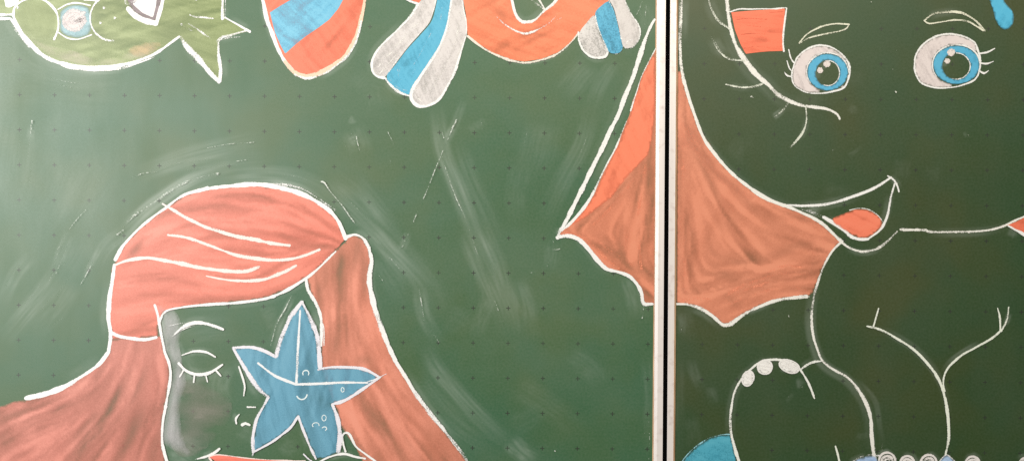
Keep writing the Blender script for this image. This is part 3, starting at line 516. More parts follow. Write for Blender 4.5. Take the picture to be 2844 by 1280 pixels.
chalk_strokes('L', d, 'outline', [
    (A(2, 0, [(1436, 200), (1390, 275), (1330, 430), (1270, 620), (1210, 790), (1130, 990), (1065, 1159)]) + A(2, 1, [(1000, 130), (930, 280), (840, 470), (700, 750), (590, 970), (500, 1140)]), [6, 11, 12, 12, 12, 13, 13, 13, 13, 12], [.95, 1, 1, 1, 1, .98, .95, .9, .85]),
    (A(2, 2, [(500, -20), (480, 10), (455, 75)]), 12, [.75, .6, .75]), (A(2, 2, [(465, 35), (500, 0), (540, -40)]), 8, .5),
    (A(2, 0, [(1446, 488), (1370, 630), (1300, 780), (1250, 930), (1190, 1120)]), [4, 4, 4, 5], [.9, .6, .6, .65]), (A(2, 1, [(1150, 60), (1100, 190), (1040, 330), (960, 480), (880, 640), (800, 810), (690, 970), (580, 1090), (500, 1165)]), [3, 5, 6, 5, 6, 8, 9, 8, 6], [.6, .75, .7, .7, .85, .95, .95, .9]),
    (A(2, 2, [(470, 60), (560, 52), (670, 90), (765, 185), (860, 300), (950, 385), (1060, 415), (1170, 455), (1250, 530), (1300, 630), (1322, 735), (1412, 737)]), [12, 13, 12, 12, 12, 11, 10, 12, 12, 10, 8], [.85, .95, .95, .98, .98, .95, .95, .98, .98, .95])])

# ------------------------------------------------------------------ left panel: girl with red hair
INN = A(0, 2, [(1560, 745), (1590, 850), (1620, 1020), (1650, 1159)]) + A(0, 3, [(1660, 60), (1700, 160), (1720, 260), (1712, 370), (1670, 600), (1640, 780), (1632, 960), (1652, 1060), (1685, 1170)])
DOME = [(309, 752), (322, 722), (345, 680), (384, 638), (420, 608), (458, 579), (514, 541), (580, 523), (645, 517), (711, 513), (766, 519), (821, 533), (866, 552), (910, 580), (937, 610), (951, 640), (961, 664)]
SIDE = [(318, 734), (313, 778), (305, 830), (303, 880), (308, 930), (303, 975), (272, 1014), (221, 1048), (177, 1074), (132, 1091), (72, 1105)]
FR = B(0, 1, [(1690, 105), (1580, 210), (1480, 280), (1350, 338), (1200, 360), (1050, 372), (920, 385), (830, 410), (800, 470)])
FALL = A(1, 2, [(905, 65), (1000, 42), (1075, 75), (1140, 180), (1162, 300), (1142, 450), (1152, 600), (1192, 760), (1252, 950), (1335, 1159)]) + A(1, 3, [(1405, 150), (1505, 310), (1605, 470), (1755, 680), (1905, 860), (2055, 1050), (2140, 1170)])
d = chalk_fill('L', BL, 'girl_drawing', DOME + FR + [(442, 935), (312, 945)] + SIDE[3:0:-1], (0.70, 0.175, 0.12), (.76, .235, .175), angle=-6, dens=.90, soft=2, s=(.12, .16, .10), su=4, sv=30, hatch=dict(n=150, w=1.3, k=.55, guides=[[(320, 690), (450, 620), (640, 600), (940, 680)], [(330, 800), (480, 780), (700, 800), (920, 700)], [(320, 880), (420, 860)], [(460, 590), (640, 540), (800, 560), (940, 650)]]), smo=False, label='chalk girl with long red hair, closed eye and freckles',
    blobs=[(380, 690, 40, 12, -48, -.5), (450, 600, 30, 8, -35, -.3), (640, 830, 130, 14, 0, -.22), (800, 800, 80, 16, -20, -.22), (400, 900, 40, 20, 0, -.18), (905, 690, 40, 20, 0, -.2), (620, 640, 100, 14, 10, -.15), (640, 545, 120, 10, 3, -.1)])
chalk_fill('L', d, 'long_hair', [(312, 940), (442, 932)] + INN[2:] + [(470, 1320), (-60, 1320), (-60, 1140), (10, 1124), (40, 1112), (72, 1108)] + SIDE[9:3:-1], (0.56, 0.175, 0.135), (.66, .25, .20), angle=58, dens=.76, soft=3, s=(.14, .22, .10), su=3, sv=24, hatch=dict(n=190, w=1.3, k=.5, guides=[[(330, 960), (250, 1090), (60, 1180)], [(380, 950), (320, 1120), (180, 1300)], [(440, 960), (440, 1100), (380, 1300)]]), smo=False,
    blobs=[(300, 1150, 90, 16, -62, -.26), (370, 1200, 110, 14, -62, -.2), (230, 1230, 90, 20, -60, -.18), (380, 1080, 60, 10, -65, -.24), (80, 1180, 80, 40, -20, -.16), (20, 1150, 60, 14, -12, -.22), (430, 1080, 20, 90, 8, .2), (0, 1230, 50, 60, 0, -.14), (360, 1000, 60, 30, 0, .12)])
chalk_fill('L', d, 'long_hair', [(962, 668)] + FALL + [(1340, 1330), (1040, 1330), (1012, 1290), (985, 1240), (962, 1205), (948, 1185), (938, 1140), (925, 1115), (890, 1020), (893, 960), (892, 900), (882, 850), (866, 822), (857, 790), (852, 768), (935, 690)], (0.66, 0.215, 0.14), (.74, .28, .20), angle=-62, dens=.80, soft=2, s=(.14, .22, .10), su=3, sv=24, hatch=dict(n=170, w=1.2, k=.5, guides=[[(960, 690), (950, 850), (960, 1000), (1100, 1290)], [(1010, 690), (1020, 860), (1110, 1060), (1290, 1290)], [(900, 720), (910, 860)]]), smo=False,
    blobs=[(940, 740, 12, 60, 5, -.3), (990, 700, 10, 50, 10, -.22), (900, 780, 14, 60, 8, -.16), (1020, 870, 14, 80, -15, .22), (930, 940, 12, 60, 0, -.2), (1010, 1000, 18, 14, 0, -.35), (1040, 1160, 90, 18, 55, -.3), (1000, 1240, 80, 14, 50, -.25), (1150, 1180, 120, 16, 55, .16), (905, 690, 20, 20, 0, .1)])
chalk_fill('L', d, 'cheek_shading', A(0, 3, [(1760, 300), (2040, 290), (2180, 420), (2330, 560), (2300, 760), (2150, 950), (2000, 1080), (1800, 1100), (1690, 900), (1720, 600)]), (0.29, 0.265, 0.235), (.36, .33, .30), angle=10, dens=.44, soft=80, s=(.3, .4, .08), su=8, sv=40)
chalk_fill('L', d, 'chalk_shading', INN[:11] + [(530, 1262), (508, 1200), (502, 1120), (520, 1060), (510, 1010), (500, 960), (505, 900), (478, 852)], (.56, .55, .60), (.64, .62, .66), angle=85, dens=.54, soft=26, s=(.35, .45, .1), su=5, sv=40)
chalk_strokes('L', d, 'outline', [
    (DOME[1:8], [10, 8, 7, 7, 8, 9, 11], .98), (DOME[7:], [10, 11, 12, 13, 15, 14, 12, 12, 12, 11], 1.05), (A(1, 1, [(120, 690), (300, 700), (480, 750), (680, 870), (800, 950)]), 9, [.35, .55, .6, .5, .35]),
    (SIDE[:6], [8, 12, 13, 11, 12, 12], 1.0), (SIDE[5:], [10, 9, 9, 12, 16, 15, 12], 1.05),
    (FR, [6, 7, 9, 10, 9, 8, 8, 8, 7], [.9, .95, .95, .9, .95, .95, .95, .95]), (INN[:9], [8, 8, 8, 9, 9, 9, 8], 1.0), (INN[8:], [8, 7, 8, 8], .95),
    (FALL[:4], [9, 9, 10, 11], [1, .95, .7, .8]), (FALL[3:11], [11, 14, 13, 15, 15, 13, 12], .95), (FALL[10:], [12, 13, 13, 11, 14, 12], [.95, .95, .9, .75, .55, .5]),
    (A(1, 2, [(505, 480), (530, 600), (600, 720), (650, 850), (660, 1000), (655, 1159)]), [8, 10, 9, 9, 8], [.85, .75, .95, .95, .95]), (A(1, 2, [(640, 880), (680, 960), (685, 1150)]), 4, .6)])
chalk_strokes('L', d, 'hair_band', [(A(0, 2, [(1110, 1010), (1180, 1050), (1350, 1085), (1480, 1090), (1580, 1070)]), [9, 10, 11, 10, 8], 1.0)])
each('L', d, 'hair_strand', [
    ([(452, 566), (497, 592), (550, 621), (607, 642), (663, 657), (711, 666), (760, 677), (805, 681)], [6, 12, 9, 10, 11, 11, 10], [.9, .85, .85, .95, .95, .95]),
    ([(467, 652), (511, 658), (580, 681), (649, 706), (711, 718), (766, 722), (821, 717), (888, 693)], [6, 11, 10, 10, 10, 9, 8], [.85, .9, .9, .95, .95, .95, .9]),
    ([(316, 738), (353, 724), (409, 716), (469, 725), (552, 742), (635, 753), (685, 753), (722, 741)], [6, 10, 12, 12, 10, 11, 10], [1, 1, 1, .98, .98, .98, .85]),
    ([(574, 766), (621, 775), (680, 780), (739, 774), (780, 759), (824, 738)], [4, 8, 10, 9, 8], .95)], (.86, .78, .77))
chalk_strokes('L', d, 'eyebrow', [(A(0, 2, [(1760, 1040), (1850, 965), (1950, 925), (2080, 935), (2180, 965), (2250, 992)]), [7, 9, 10, 9, 10], [.65, .9, .95, .95, 1]), (A(0, 2, [(1700, 960), (1820, 930), (1960, 915)]), 5, .4), (A(0, 2, [(1740, 1060), (1850, 990), (1960, 950)]), 6, .4)])
chalk_strokes('L', d, 'closed_eye', [(A(0, 3, [(1800, 170), (1880, 250), (2000, 285), (2130, 260), (2240, 180)]), [6, 10, 11, 10, 6], 1), (A(0, 3, [(1830, 90), (1960, 50), (2080, 60), (2170, 110)]), [5, 7, 7, 5], .85)])
each('L', d, 'eyelash', [(A(0, 3, [(1850, 240), (1810, 310)]), 5, .9), (A(0, 3, [(1960, 285), (1950, 365)]), 5, .9), (A(0, 3, [(2070, 280), (2090, 360)]), 5, .9), (A(0, 3, [(2170, 235), (2225, 300)]), 5, .9)])
chalk_strokes('L', d, 'nose_line', [(A(0, 3, [(2405, 205), (2440, 300), (2465, 400), (2455, 500)]), [4, 6, 6, 4], .9)])
each('L', d, 'freckle', [(A(0, 3, [(2410, 685), (2375, 730), (2385, 780)]), [4, 7, 5], .9), (A(0, 3, [(2435, 790), (2475, 775), (2515, 790)]), 8, 1), (A(0, 3, [(2490, 610), (2575, 612)]), 6, .75)])
chalk_strokes('L', d, 'smile_corner', [(A(0, 3, [(1970, 1135), (2090, 1105), (2160, 1070), (2212, 1025)]), [5, 8, 9, 7], [.5, .85, .95, .9])])
chalk_strokes('L', d, 'collar_line', [(A(1, 3, [(905, 1060), (878, 980), (872, 900), (900, 868), (935, 875), (975, 950), (1005, 1005), (1100, 1080), (1215, 1165)]), [6, 6, 7, 6, 6, 6], .95), (A(1, 3, [(630, 1165), (740, 1112), (890, 1080), (1000, 1108), (1100, 1130)]), [5, 6, 7, 6], .92)])
chalk_fill('L', d, 'lips', A(0, 3, [(2110, 1110), (2180, 1090), (2380, 1112), (2575, 1130)]) + A(1, 3, [(200, 1142), (500, 1155), (540, 1230), (-300, 1230)]), (.78, .17, .12), dens=.95, s=(.25, .2, .1), smo=False)
chalk_strokes('L', d, 'lip_outline', [(A(0, 3, [(2105, 1112), (2180, 1088), (2380, 1110), (2575, 1130)]) + A(1, 3, [(200, 1142), (500, 1152)]), 4, .8), (A(0, 3, [(2110, 1120), (2150, 1170)]), 5, .8)], (.85, .7, .68))
# blue starfish over the hair
ST = [(1520, 357), (1558, 430), (1598, 540), (1612, 692), (1720, 684), (1830, 694), (1912, 736), (1830, 792), (1740, 850), (1672, 872), (1702, 950), (1712, 1040), (1702, 1110), (1640, 1140), (1590, 1145), (1550, 1060), (1520, 980), (1500, 932), (1460, 990), (1380, 1052), (1275, 1112), (1272, 1060), (1292, 950), (1352, 835), (1300, 790), (1238, 700), (1173, 588), (1260, 584), (1330, 602), (1388, 632), (1420, 530), (1460, 440)]
s_ = chalk_fill('L', BL, 'starfish_drawing', B(0, 1, ST), STAR, STAR2, angle=75, dens=.93, soft=2, s=(.3, .3, .12), su=9, sv=80, smo=False, label='blue chalk starfish with five arms', blobs=[(900, 1040, 40, 30, 0, -.12), (900, 1120, 60, 14, 40, -.12), (770, 1170, 60, 14, -40, -.1)])
def seg(i, j): return B(0, 1, [ST[k % len(ST)] for k in range(i, j + 1)])
chalk_strokes('L', s_, 'outline', [(seg(0, 3), [9, 16, 16, 14], [.75, .72, .8, .85]), (seg(3, 6), [6, 8, 9, 7], .95), (seg(6, 9), [7, 9, 10, 8], .9), (seg(9, 12), [8, 13, 14, 14], .85), (seg(14, 17), [8, 9, 8, 7], .9), (seg(17, 20), [7, 7, 8, 6], .98), (seg(20, 23), [8, 9, 9, 8], .85), (seg(23, 26), [14, 14, 13, 8], [.7, .75, .85, .95]), (seg(26, 29), [8, 9, 10, 10], .85), (seg(29, 32), [11, 14, 14, 9], [.75, .75, .7, .8]),
    (B(0, 1, [(1910, 738), (1945, 720)]), 3, .6), (B(0, 1, [(1600, 700), (1630, 690)]), 6, .9), (B(0, 1, [(1270, 1128), (1280, 1100), (1280, 1040)]), 5, .7), (B(0, 1, [(1530, 1120), (1560, 1150), (1600, 1170)]), 5, .8)], (.80, .78, .88))
each('L', s_, 'arm_ridge', [(B(0, 1, [(1511, 400), (1504, 520), (1498, 650), (1492, 765)]), [6, 8, 8, 8], .92), (B(0, 1, [(1300, 664), (1385, 728), (1485, 770)]), [5, 8, 8], .92), (B(0, 1, [(1485, 772), (1600, 768), (1720, 762), (1850, 762)]), [6, 9, 8, 5], .92), (B(0, 1, [(1850, 760), (1915, 733)]), 5, .7)], (.82, .84, .90))
def ring(c, r_, x, y, rx, ry, a0=0, a1=6.28): return A(c, r_, [(x + rx * math.cos(t), y + ry * math.sin(t)) for t in np.linspace(a0, a1, 8)])
each('L', s_, 'small_ring', [(ring(1, 3, 505, 270, 32, 32, 2.6, 6.9), 3, .9), (ring(1, 3, 875, 438, 17, 25), 3, .9), (ring(1, 3, 688, 722, 21, 30), 3, .9), (ring(1, 3, 605, 790, 35, 24, 2.4, 6.6), 3, .85), (ring(1, 3, 692, 828, 24, 20, 3.6, 7.4), 3, .85), (ring(1, 3, 465, 475, 55, 58, .2, 2.7), 3.5, .95)], (.75, .85, .90))

# faint scratches and stray chalk marks
scr = []
for pts_, w_s, a_s, _st in list(DUST['L'])[:62]:
    if len(pts_) > 12 and a_s > 0.05:
        dv = np.gradient(pts_, axis=0); dv /= np.linalg.norm(dv, axis=1)[:, None] + 1e-9
        for _k in range(rng.integers(1, 3)):
            i0 = int(rng.uniform(0, .55) * len(pts_)); i1 = i0 + max(4, int(rng.uniform(.2, .5) * len(pts_)))
            pl = (pts_ + np.stack([-dv[:, 1], dv[:, 0]], 1) * rng.uniform(-.4, .4) * w_s)[i0:i1]
            if len(pl) > 3: scr.append((pl[::3] if len(pl) > 9 else pl, rng.uniform(2, 4), [.05, rng.uniform(.10, .20), .05]))
_m = chalk_strokes('L', BL, 'chalk_dust', scr + [
    (A(0, 1, [(330, 50), (310, 250), (285, 450)]), [7, 4, 3], [.55, .3, .22]), (A(1, 1, [(2020, 40), (1940, 220), (1870, 390)]), [7, 5, 4], [.35, .4, .42]), (A(1, 1, [(1870, 390), (1790, 580), (1710, 780), (1640, 930), (1570, 1120)]), [4, 4, 5, 4], [.5, .5, .42, .3]),
    (A(1, 1, [(660, 670), (690, 680), (740, 750), (860, 900), (1000, 1090)]), [6, 4, 4, 4], [.6, .42, .4, .45]), (A(1, 1, [(1835, 40), (1865, 140), (1890, 230)]), 4, .32), (A(1, 1, [(1330, 170), (1360, 230), (1385, 300)]), 4, .35),
    (A(1, 1, [(840, 740), (960, 880), (1140, 1050)]), 4, .26), (A(1, 1, [(1880, 420), (1960, 700), (2080, 980), (2150, 1159)]), 5, .32), (A(1, 1, [(960, 190), (1010, 300)]), 6, .28), (A(1, 1, [(1010, 220), (1030, 310)]), 3, .4),
    (A(1, 1, [(2270, 80), (2272, 140)]), 3, .4), (A(1, 1, [(900, 20), (960, 40), (1000, 10)]), 7, .26), (A(1, 1, [(1350, 450), (1358, 500)]), 4, .35),
    (A(0, 1, [(1340, 630), (1430, 590), (1580, 570)]), 4, .34), (A(0, 1, [(2090, 330), (2290, 295), (2560, 275)]), 3, .36), (A(0, 1, [(2380, 465), (2510, 445)]), 4, .42), (A(0, 1, [(1230, 1140), (1330, 1030), (1560, 870), (1800, 710), (2000, 630), (2200, 590)]), 9, [.3, .4, .42, .4, .36]),
    (A(0, 1, [(700, 1150), (780, 1050), (870, 950)]), 3, .36), (A(0, 1, [(1070, 930), (1090, 900)]), 3, .35), (A(0, 2, [(820, 540), (880, 430), (940, 320)]), 5, .42), (A(0, 2, [(505, 500), (560, 400)]), 4, .35), (A(0, 2, [(550, 250), (620, 130), (690, 0)]), 3, .32), (A(0, 2, [(565, 455), (640, 260)]), 3, .3), (A(0, 2, [(1190, 40), (1250, 0)]), 9, .4), (A(0, 2, [(550, 940), (630, 880)]), 4, .24),
    (A(1, 2, [(1640, 580), (1665, 720), (1690, 900)]), 4, .36), (A(1, 2, [(1790, 1040), (1840, 1110)]), 7, .34), (A(1, 2, [(1530, 40), (1470, 170)]), 6, .32), (A(1, 2, [(2350, 560), (2420, 760), (2500, 950)]), 4, .28), (A(1, 2, [(2150, 0), (2250, 300)]), 4, .26), (A(1, 2, [(1350, 270), (1440, 380)]), 5, .28), (A(1, 2, [(360, 650), (300, 780), (220, 920), (150, 1159)]), [5, 5, 4], [.5, .42, .3]),
    (A(2, 2, [(405, 90), (425, 140)]), 5, .3), (A(2, 2, [(410, 195), (480, 185)]), 5, .34), (A(2, 2, [(395, 250), (355, 360)]), 4, .34), (A(2, 2, [(185, 430), (230, 420)]), 9, .25), (A(2, 2, [(1320, 760), (1305, 880)]), 7, .32), (A(2, 3, [(1330, 230), (1350, 370)]), 4, .24), (A(2, 3, [(430, 1046), (434, 1052)]), 4, .7),
    (A(2, 3, [(1370, 740), (1380, 900), (1370, 1159)]), 4, .26), (A(2, 0, [(1310, 20), (1250, 160)]), 3, .3), (A(2, 0, [(1350, 60), (1330, 300)]), 4, .28)], (.70, .74, .72)); _m['kind'] = 'stuff'

# ------------------------------------------------------------------ right panel: big smiling face with one coral ear
def trr(y): return 1879.0 - 2.0 * y / 1280
EL = A(2, 0, [(1712, -60), (1706, 0), (1697, 200), (1690, 400), (1694, 620), (1725, 800), (1782, 1000), (1835, 1159)]) + A(2, 1, [(1900, 180), (2000, 340), (2130, 500), (2250, 620), (2400, 740), (2575, 845)]) + A(3, 1, [(100, 885), (200, 920), (330, 975), (450, 1030), (560, 1100), (640, 1175)]) + A(3, 2, [(745, 120)])
EB = [(trr(843), 843), (1908, 845), (1945, 856), (1978, 878), (2010, 902), (2030, 899), (2065, 873), (2110, 850), (2165, 832), (2242, 823)]
d = chalk_fill('R', BR, 'face_drawing', [(trr(215), 212)] + EL[4:] + [(2325, 680), (2298, 722), (2275, 770), (2260, 812)] + EB[::-1] + [(trr(500), 500)], (0.64, 0.21, 0.125), (.72, .27, .17), angle=-58, dens=.88, soft=2, s=(.12, .12, .10), su=4, sv=40, hatch=dict(n=190, w=1.15, k=.5, guides=[[(1885, 300), (1890, 560), (1890, 820)], [(1900, 340), (1990, 560), (2120, 740)], [(1960, 440), (2120, 580), (2290, 650)], [(1920, 830), (2080, 780), (2260, 740)], [(2020, 850), (2140, 800), (2250, 780)]]), smo=False, label='big chalk face with a coral ear, blue eyes and an open smile',
    blobs=[(1965, 490, 60, 8, 60, -.28), (1900, 330, 60, 9, 72, -.15), (2080, 720, 46, 26, 12, -.3), (2010, 760, 50, 20, 10, -.24), (2030, 830, 40, 12, 40, -.2), (2200, 690, 70, 12, -20, -.18), (2250, 800, 60, 8, -4, -.35), (2120, 852, 60, 8, -24, -.3), (1955, 800, 50, 10, -10, -.12), (2060, 540, 80, 9, 50, -.15), (1888, 600, 5, 200, 0, -.2), (2270, 720, 12, 40, 20, -.15), (2300, 640, 12, 40, -30, -.2)])
chalk_strokes('R', d, 'ear_shading', [(A(2, 2, [(2150, 650), (2350, 540), (2575, 460)]), 12, .45), (A(2, 2, [(2160, 700), (2360, 600), (2575, 520)]), 14, .4), (A(2, 2, [(2180, 740), (2380, 660), (2575, 600)]), 10, .36), (A(3, 2, [(0, 400), (150, 360), (330, 370)]), 12, .45), (A(3, 2, [(0, 470), (200, 430), (390, 440)]), 10, .38), (A(3, 2, [(0, 600), (200, 580), (380, 590)]), 12, .3), (A(3, 2, [(380, 100), (430, 200), (500, 300)]), 12, .3), (A(2, 1, [(1740, 100), (1850, 350), (1960, 560), (2100, 800), (2250, 1000)]), 10, .3), (A(2, 1, [(1690, 200), (1720, 500), (1720, 800), (1700, 1159)]), 16, .35), (A(2, 1, [(1910, 160), (2060, 420), (2300, 680)]), 16, .3), (A(2, 2, [(1720, 30), (1740, 400), (1740, 620)]), 16, .35), (A(2, 2, [(1700, 700), (1900, 680), (2050, 720)]), 12, .4), (A(3, 1, [(0, 1000), (200, 1060), (360, 1150)]), 18, .3)], (.88, .30, .18))
chalk_fill('R', d, 'ear_dust', A(2, 1, [(1700, 60), (1800, 120), (1920, 330), (2080, 540), (2250, 690), (2440, 820), (2400, 860), (2200, 780), (2000, 600), (1850, 380), (1690, 300)]), (.62, .24, .15), angle=-55, dens=.3, soft=14, s=(.3, .3, .1))
chalk_strokes('R', d, 'outline', [
    (EL[:5], [11, 12, 13, 12, 11], [.62, .68, .72, .75]), (EL[4:], [11, 11, 10, 9, 10, 10, 10, 10, 9, 9, 10], [.85, .95, 1, 1, 1, 1, 1, .95]),
    (EB[:6], [6, 9, 11, 13, 12], [.95, .9, .9, .98]), (EB[5:], [12, 10, 10, 11, 11, 12], [.98, .9, .95, .9, .7]), (A(3, 2, [(330, 655), (415, 660)]), 3, .7),
    (A(2, 0, [(2160, -40), (2165, 60), (2178, 180), (2205, 320), (2245, 450), (2310, 560), (2400, 690), (2500, 790), (2575, 850)]) + A(3, 0, [(100, 955), (200, 1012), (330, 1060), (460, 1082), (590, 1100), (690, 1150)]) + A(3, 1, [(720, 40)]), [14, 15, 13, 12, 14, 15, 14, 13, 13, 11, 10, 9], [.78, .84, .86, .88, .88, .86, .84, .86, .86, .8]),
    (A(3, 2, [(735, 115), (650, 205), (570, 335), (510, 490), (465, 640), (440, 820), (440, 950), (465, 1100), (485, 1159)]) + A(3, 3, [(535, 130), (600, 195), (680, 250), (790, 312), (900, 430), (980, 560), (1030, 720), (1042, 900), (1060, 1060), (1075, 1180)]), [6, 6, 7, 8, 8, 9, 8, 8, 8, 7, 9, 11, 11, 11, 12, 12], [.9, .75, .75, .8, .85, .85, .8, .9, .95, .95, .95]),
    (A(3, 2, [(735, 115), (830, 180), (950, 212), (1080, 190), (1190, 115), (1300, 10)]), [7, 8, 8, 7, 5], [.95, .85, .85, .8, .6]),
    (A(3, 1, [(1330, 1150), (1600, 1160)]) + A(3, 2, [(1600, 6), (1900, 14), (2200, -2)]) + A(3, 1, [(2380, 1110), (2480, 1062), (2590, 1015)]), [10, 9, 8, 8, 7, 6], [.7, .72, .72, .75, .85])], (.84, .83, .82))
chalk_strokes('R', d, 'mouth', [
    (A(3, 1, [(200, 905), (330, 912), (540, 900), (720, 862), (900, 803), (1080, 725), (1240, 625)]), [5, 8, 9, 9, 9, 9, 6], [.8, .95, .9, .95, 1, .95]), (A(3, 1, [(1200, 610), (1260, 650), (1300, 710), (1320, 770)]), [4, 7, 7, 5], .85),
    (A(3, 1, [(1275, 690), (1235, 830), (1205, 980), (1168, 1090), (1120, 1160)]) + A(3, 2, [(1010, 80)]), [6, 7, 8, 8, 6], .92), (A(3, 1, [(555, 1020), (670, 1090), (790, 1175)]) + A(3, 2, [(820, 50), (910, 84), (1010, 84)]), [9, 10, 10, 8], 1.0), (A(3, 1, [(330, 935), (480, 990), (580, 1050)]), 12, .42)])
chalk_fill('R', d, 'tongue', A(3, 1, [(640, 1050), (760, 985), (880, 943), (980, 943), (1080, 985), (1145, 1055), (1150, 1120)]) + A(3, 2, [(1100, 5), (1010, 72), (900, 72), (800, 22)]), (.82, .19, .11), (.84, .24, .15), angle=20, dens=1.0, soft=2, s=(.2, .15, .1), cell=7)
chalk_strokes('R', d, 'tongue_outline', [(A(3, 1, [(820, 955), (930, 934), (1030, 955), (1110, 1010), (1160, 1080)]), 3.5, .6)])
chalk_fill('R', d, 'coral_patch', A(2, 0, [(2205, 128), (2390, 112), (2575, 100)]) + A(3, 0, [(80, 95), (172, 88), (160, 220), (152, 330), (148, 430), (152, 516), (0, 520)]) + A(2, 0, [(2450, 532), (2350, 545), (2298, 450), (2240, 300)]), (.83, .15, .075), (.85, .19, .10), angle=4, dens=.98, s=(.35, .1, .08), su=16, sv=190, smo=False, cell=7, label='orange patch by the hairline')
chalk_strokes('R', d, 'patch_outline', [(A(2, 0, [(2195, 125), (2270, 100), (2400, 96), (2575, 92)]) + A(3, 0, [(60, 92), (178, 82)]), 4.5, .9), (A(3, 0, [(185, 85), (165, 230), (152, 350), (150, 440), (160, 520)]), [6, 6, 5, 5], .85)])
chalk_strokes('R', d, 'patch_hatching', [(A(2, 0, [(2250, 200), (2400, 190), (2560, 200)]), 2.5, .5), (A(2, 0, [(2290, 350), (2420, 340), (2560, 350)]), 2.5, .5), (A(2, 0, [(2330, 490), (2450, 470), (2570, 480)]), 2.5, .45), (A(3, 0, [(10, 130), (80, 128), (150, 120)]), 2.5, .5), (A(3, 0, [(0, 470), (70, 475), (130, 470)]), 3, .5), (A(2, 0, [(2260, 270), (2400, 260), (2500, 275)]), 2.5, .4)], (.55, .075, .03))
# eyes: whites, round irises left open on the board for the pupils, highlights, lashes, brows
def ell(x, y, rx, ry, n=20, rot=0): return [(x + rx * math.cos(t) * math.cos(rot) - ry * math.sin(t) * math.sin(rot), y + rx * math.cos(t) * math.sin(rot) + ry * math.sin(t) * math.cos(rot)) for t in np.linspace(0, 2 * math.pi, n, endpoint=False)]
EYES = [([(265, 860), (240, 780), (250, 690), (290, 590), (380, 505), (500, 460), (620, 475), (720, 530), (795, 610), (822, 700), (805, 800), (760, 885), (640, 925), (500, 940), (370, 925)], (598, 728, 208, 188), (600, 738, 118, 126), [(590, 645, 42), (524, 712, 34)]),
        ([(1545, 840), (1495, 770), (1470, 680), (1480, 570), (1540, 470), (1640, 390), (1760, 352), (1880, 352), (2000, 388), (2080, 440), (2112, 520), (2135, 600), (2125, 720), (2080, 800), (1960, 860), (1800, 885), (1650, 880)], (1893, 655, 238, 196), (1893, 668, 138, 132), [(1840, 530, 43), (1800, 620, 33)])]
for wh, ir, pu, hl in EYES:
    ey = chalk_fill('R', d, 'eye', A(3, 0, wh), (.66, .58, .61), (.74, .67, .69), angle=60, dens=.97, soft=2, s=(.25, .2, .15), su=16, sv=150, holes=[A(3, 0, ell(*ir))], cell=6)
    chalk_fill('R', d, 'iris', A(3, 0, ell(*ir)), (.06, .37, .64), (.10, .43, .68), angle=70, dens=1.0, soft=1.5, s=(.2, .15, .1), holes=[A(3, 0, ell(*pu))], cell=5)
    chalk_strokes('R', d, 'eye_outline', [(A(3, 0, wh[2:] + wh[:3]), [6, 6, 5, 6, 6, 5, 5, 6], .82), (A(3, 0, ell(ir[0], ir[1], ir[2] + 4, ir[3] + 4)[8:] + ell(ir[0], ir[1], ir[2] + 4, ir[3] + 4)[:2]), [4, 5, 5, 4], .75), (A(3, 0, ell(pu[0], pu[1], pu[2], pu[3])[15:] + ell(pu[0], pu[1], pu[2], pu[3])[:7]), 4, .7)])
    chalk_strokes('R', d, 'eye_highlight', [(A(3, 0, ell(x, y, k * .55, k * .55, 9) + [(x + k * .5, y)]), k * .26, .85) for x, y, k in hl] + [(A(3, 0, [(x - k * .5, y), (x + k * .5, y)]), k * .34, .8) for x, y, k in hl], (.80, .72, .72))
each('R', d, 'eyelash', [(A(3, 0, p), [3, 5, 5], .9) for p in ([(205, 500), (235, 600), (265, 637)], [(190, 615), (215, 690), (243, 722)], [(163, 725), (190, 762), (237, 776)], [(2280, 488), (2200, 530), (2130, 541)], [(2265, 618), (2200, 641), (2130, 640)], [(2217, 714), (2170, 740), (2122, 715)])])
chalk_strokes('R', d, 'eyebrow', [(A(3, 0, [(312, 440), (400, 345), (530, 272), (680, 242), (812, 250)]), [4, 5, 6, 5], .78), (A(3, 0, [(312, 440), (420, 382), (560, 347), (700, 322), (785, 292), (810, 255)]), [4, 6, 5, 5], .72)], (.78, .78, .66))
chalk_strokes('R', d, 'eyebrow', [(A(3, 0, [(1570, 212), (1650, 150), (1800, 125), (1950, 135), (2080, 210), (2172, 312)]), [6, 8, 9, 8, 8, 9], .75), (A(3, 0, [(1570, 212), (1610, 240), (1720, 230), (1900, 206), (2020, 226), (2100, 272), (2165, 312)]), [5, 5, 5, 6, 6], .75)], (.78, .78, .66))
each('R', d, 'hair_stroke', [(A(2, 0, [(1970, -20), (2000, 90), (2070, 210), (2190, 298)]), [5, 8, 10, 8], [.55, .65, .7, .75]), (A(2, 0, [(2010, 370), (2070, 500), (2170, 590), (2330, 615)]), [11, 10, 8, 8], [.42, .56, .66, .72]), (A(2, 0, [(2150, 850), (2280, 880), (2420, 875), (2520, 845)]), [6, 8, 8, 8], [.5, .6, .62, .65]), (A(3, 0, [(60, 1180), (150, 1110), (210, 1020)]), [6, 8, 9], [.5, .6, .5]), (A(3, 1, [(225, 325), (340, 190), (385, 60), (375, -90)]), [7, 8, 6, 5], [.5, .65, .7, .7])], (.74, .77, .70))
chalk_fill('R', BR, 'blue_drop_drawing', A(3, 0, [(2190, -120), (2210, -20), (2250, 85), (2290, 220), (2335, 287), (2380, 308), (2440, 278), (2475, 190), (2452, 110), (2375, 20), (2320, -120)]), (.06, .42, .70), (.10, .48, .74), angle=-60, dens=1.0, soft=2, s=(.22, .15, .1), cell=6, label='blue chalk drop at the upper right')
e = chalk_fill('R', BR, 'coral_corner_drawing', A(3, 1, [(2400, 1108), (2500, 1068), (2600, 1015), (2900, 980)]) + A(3, 2, [(2900, 160), (2600, 55), (2505, 15)]), CORAL, CORAL2, dens=.98, smo=False, label='coral shape cut off by the right side of the photo')
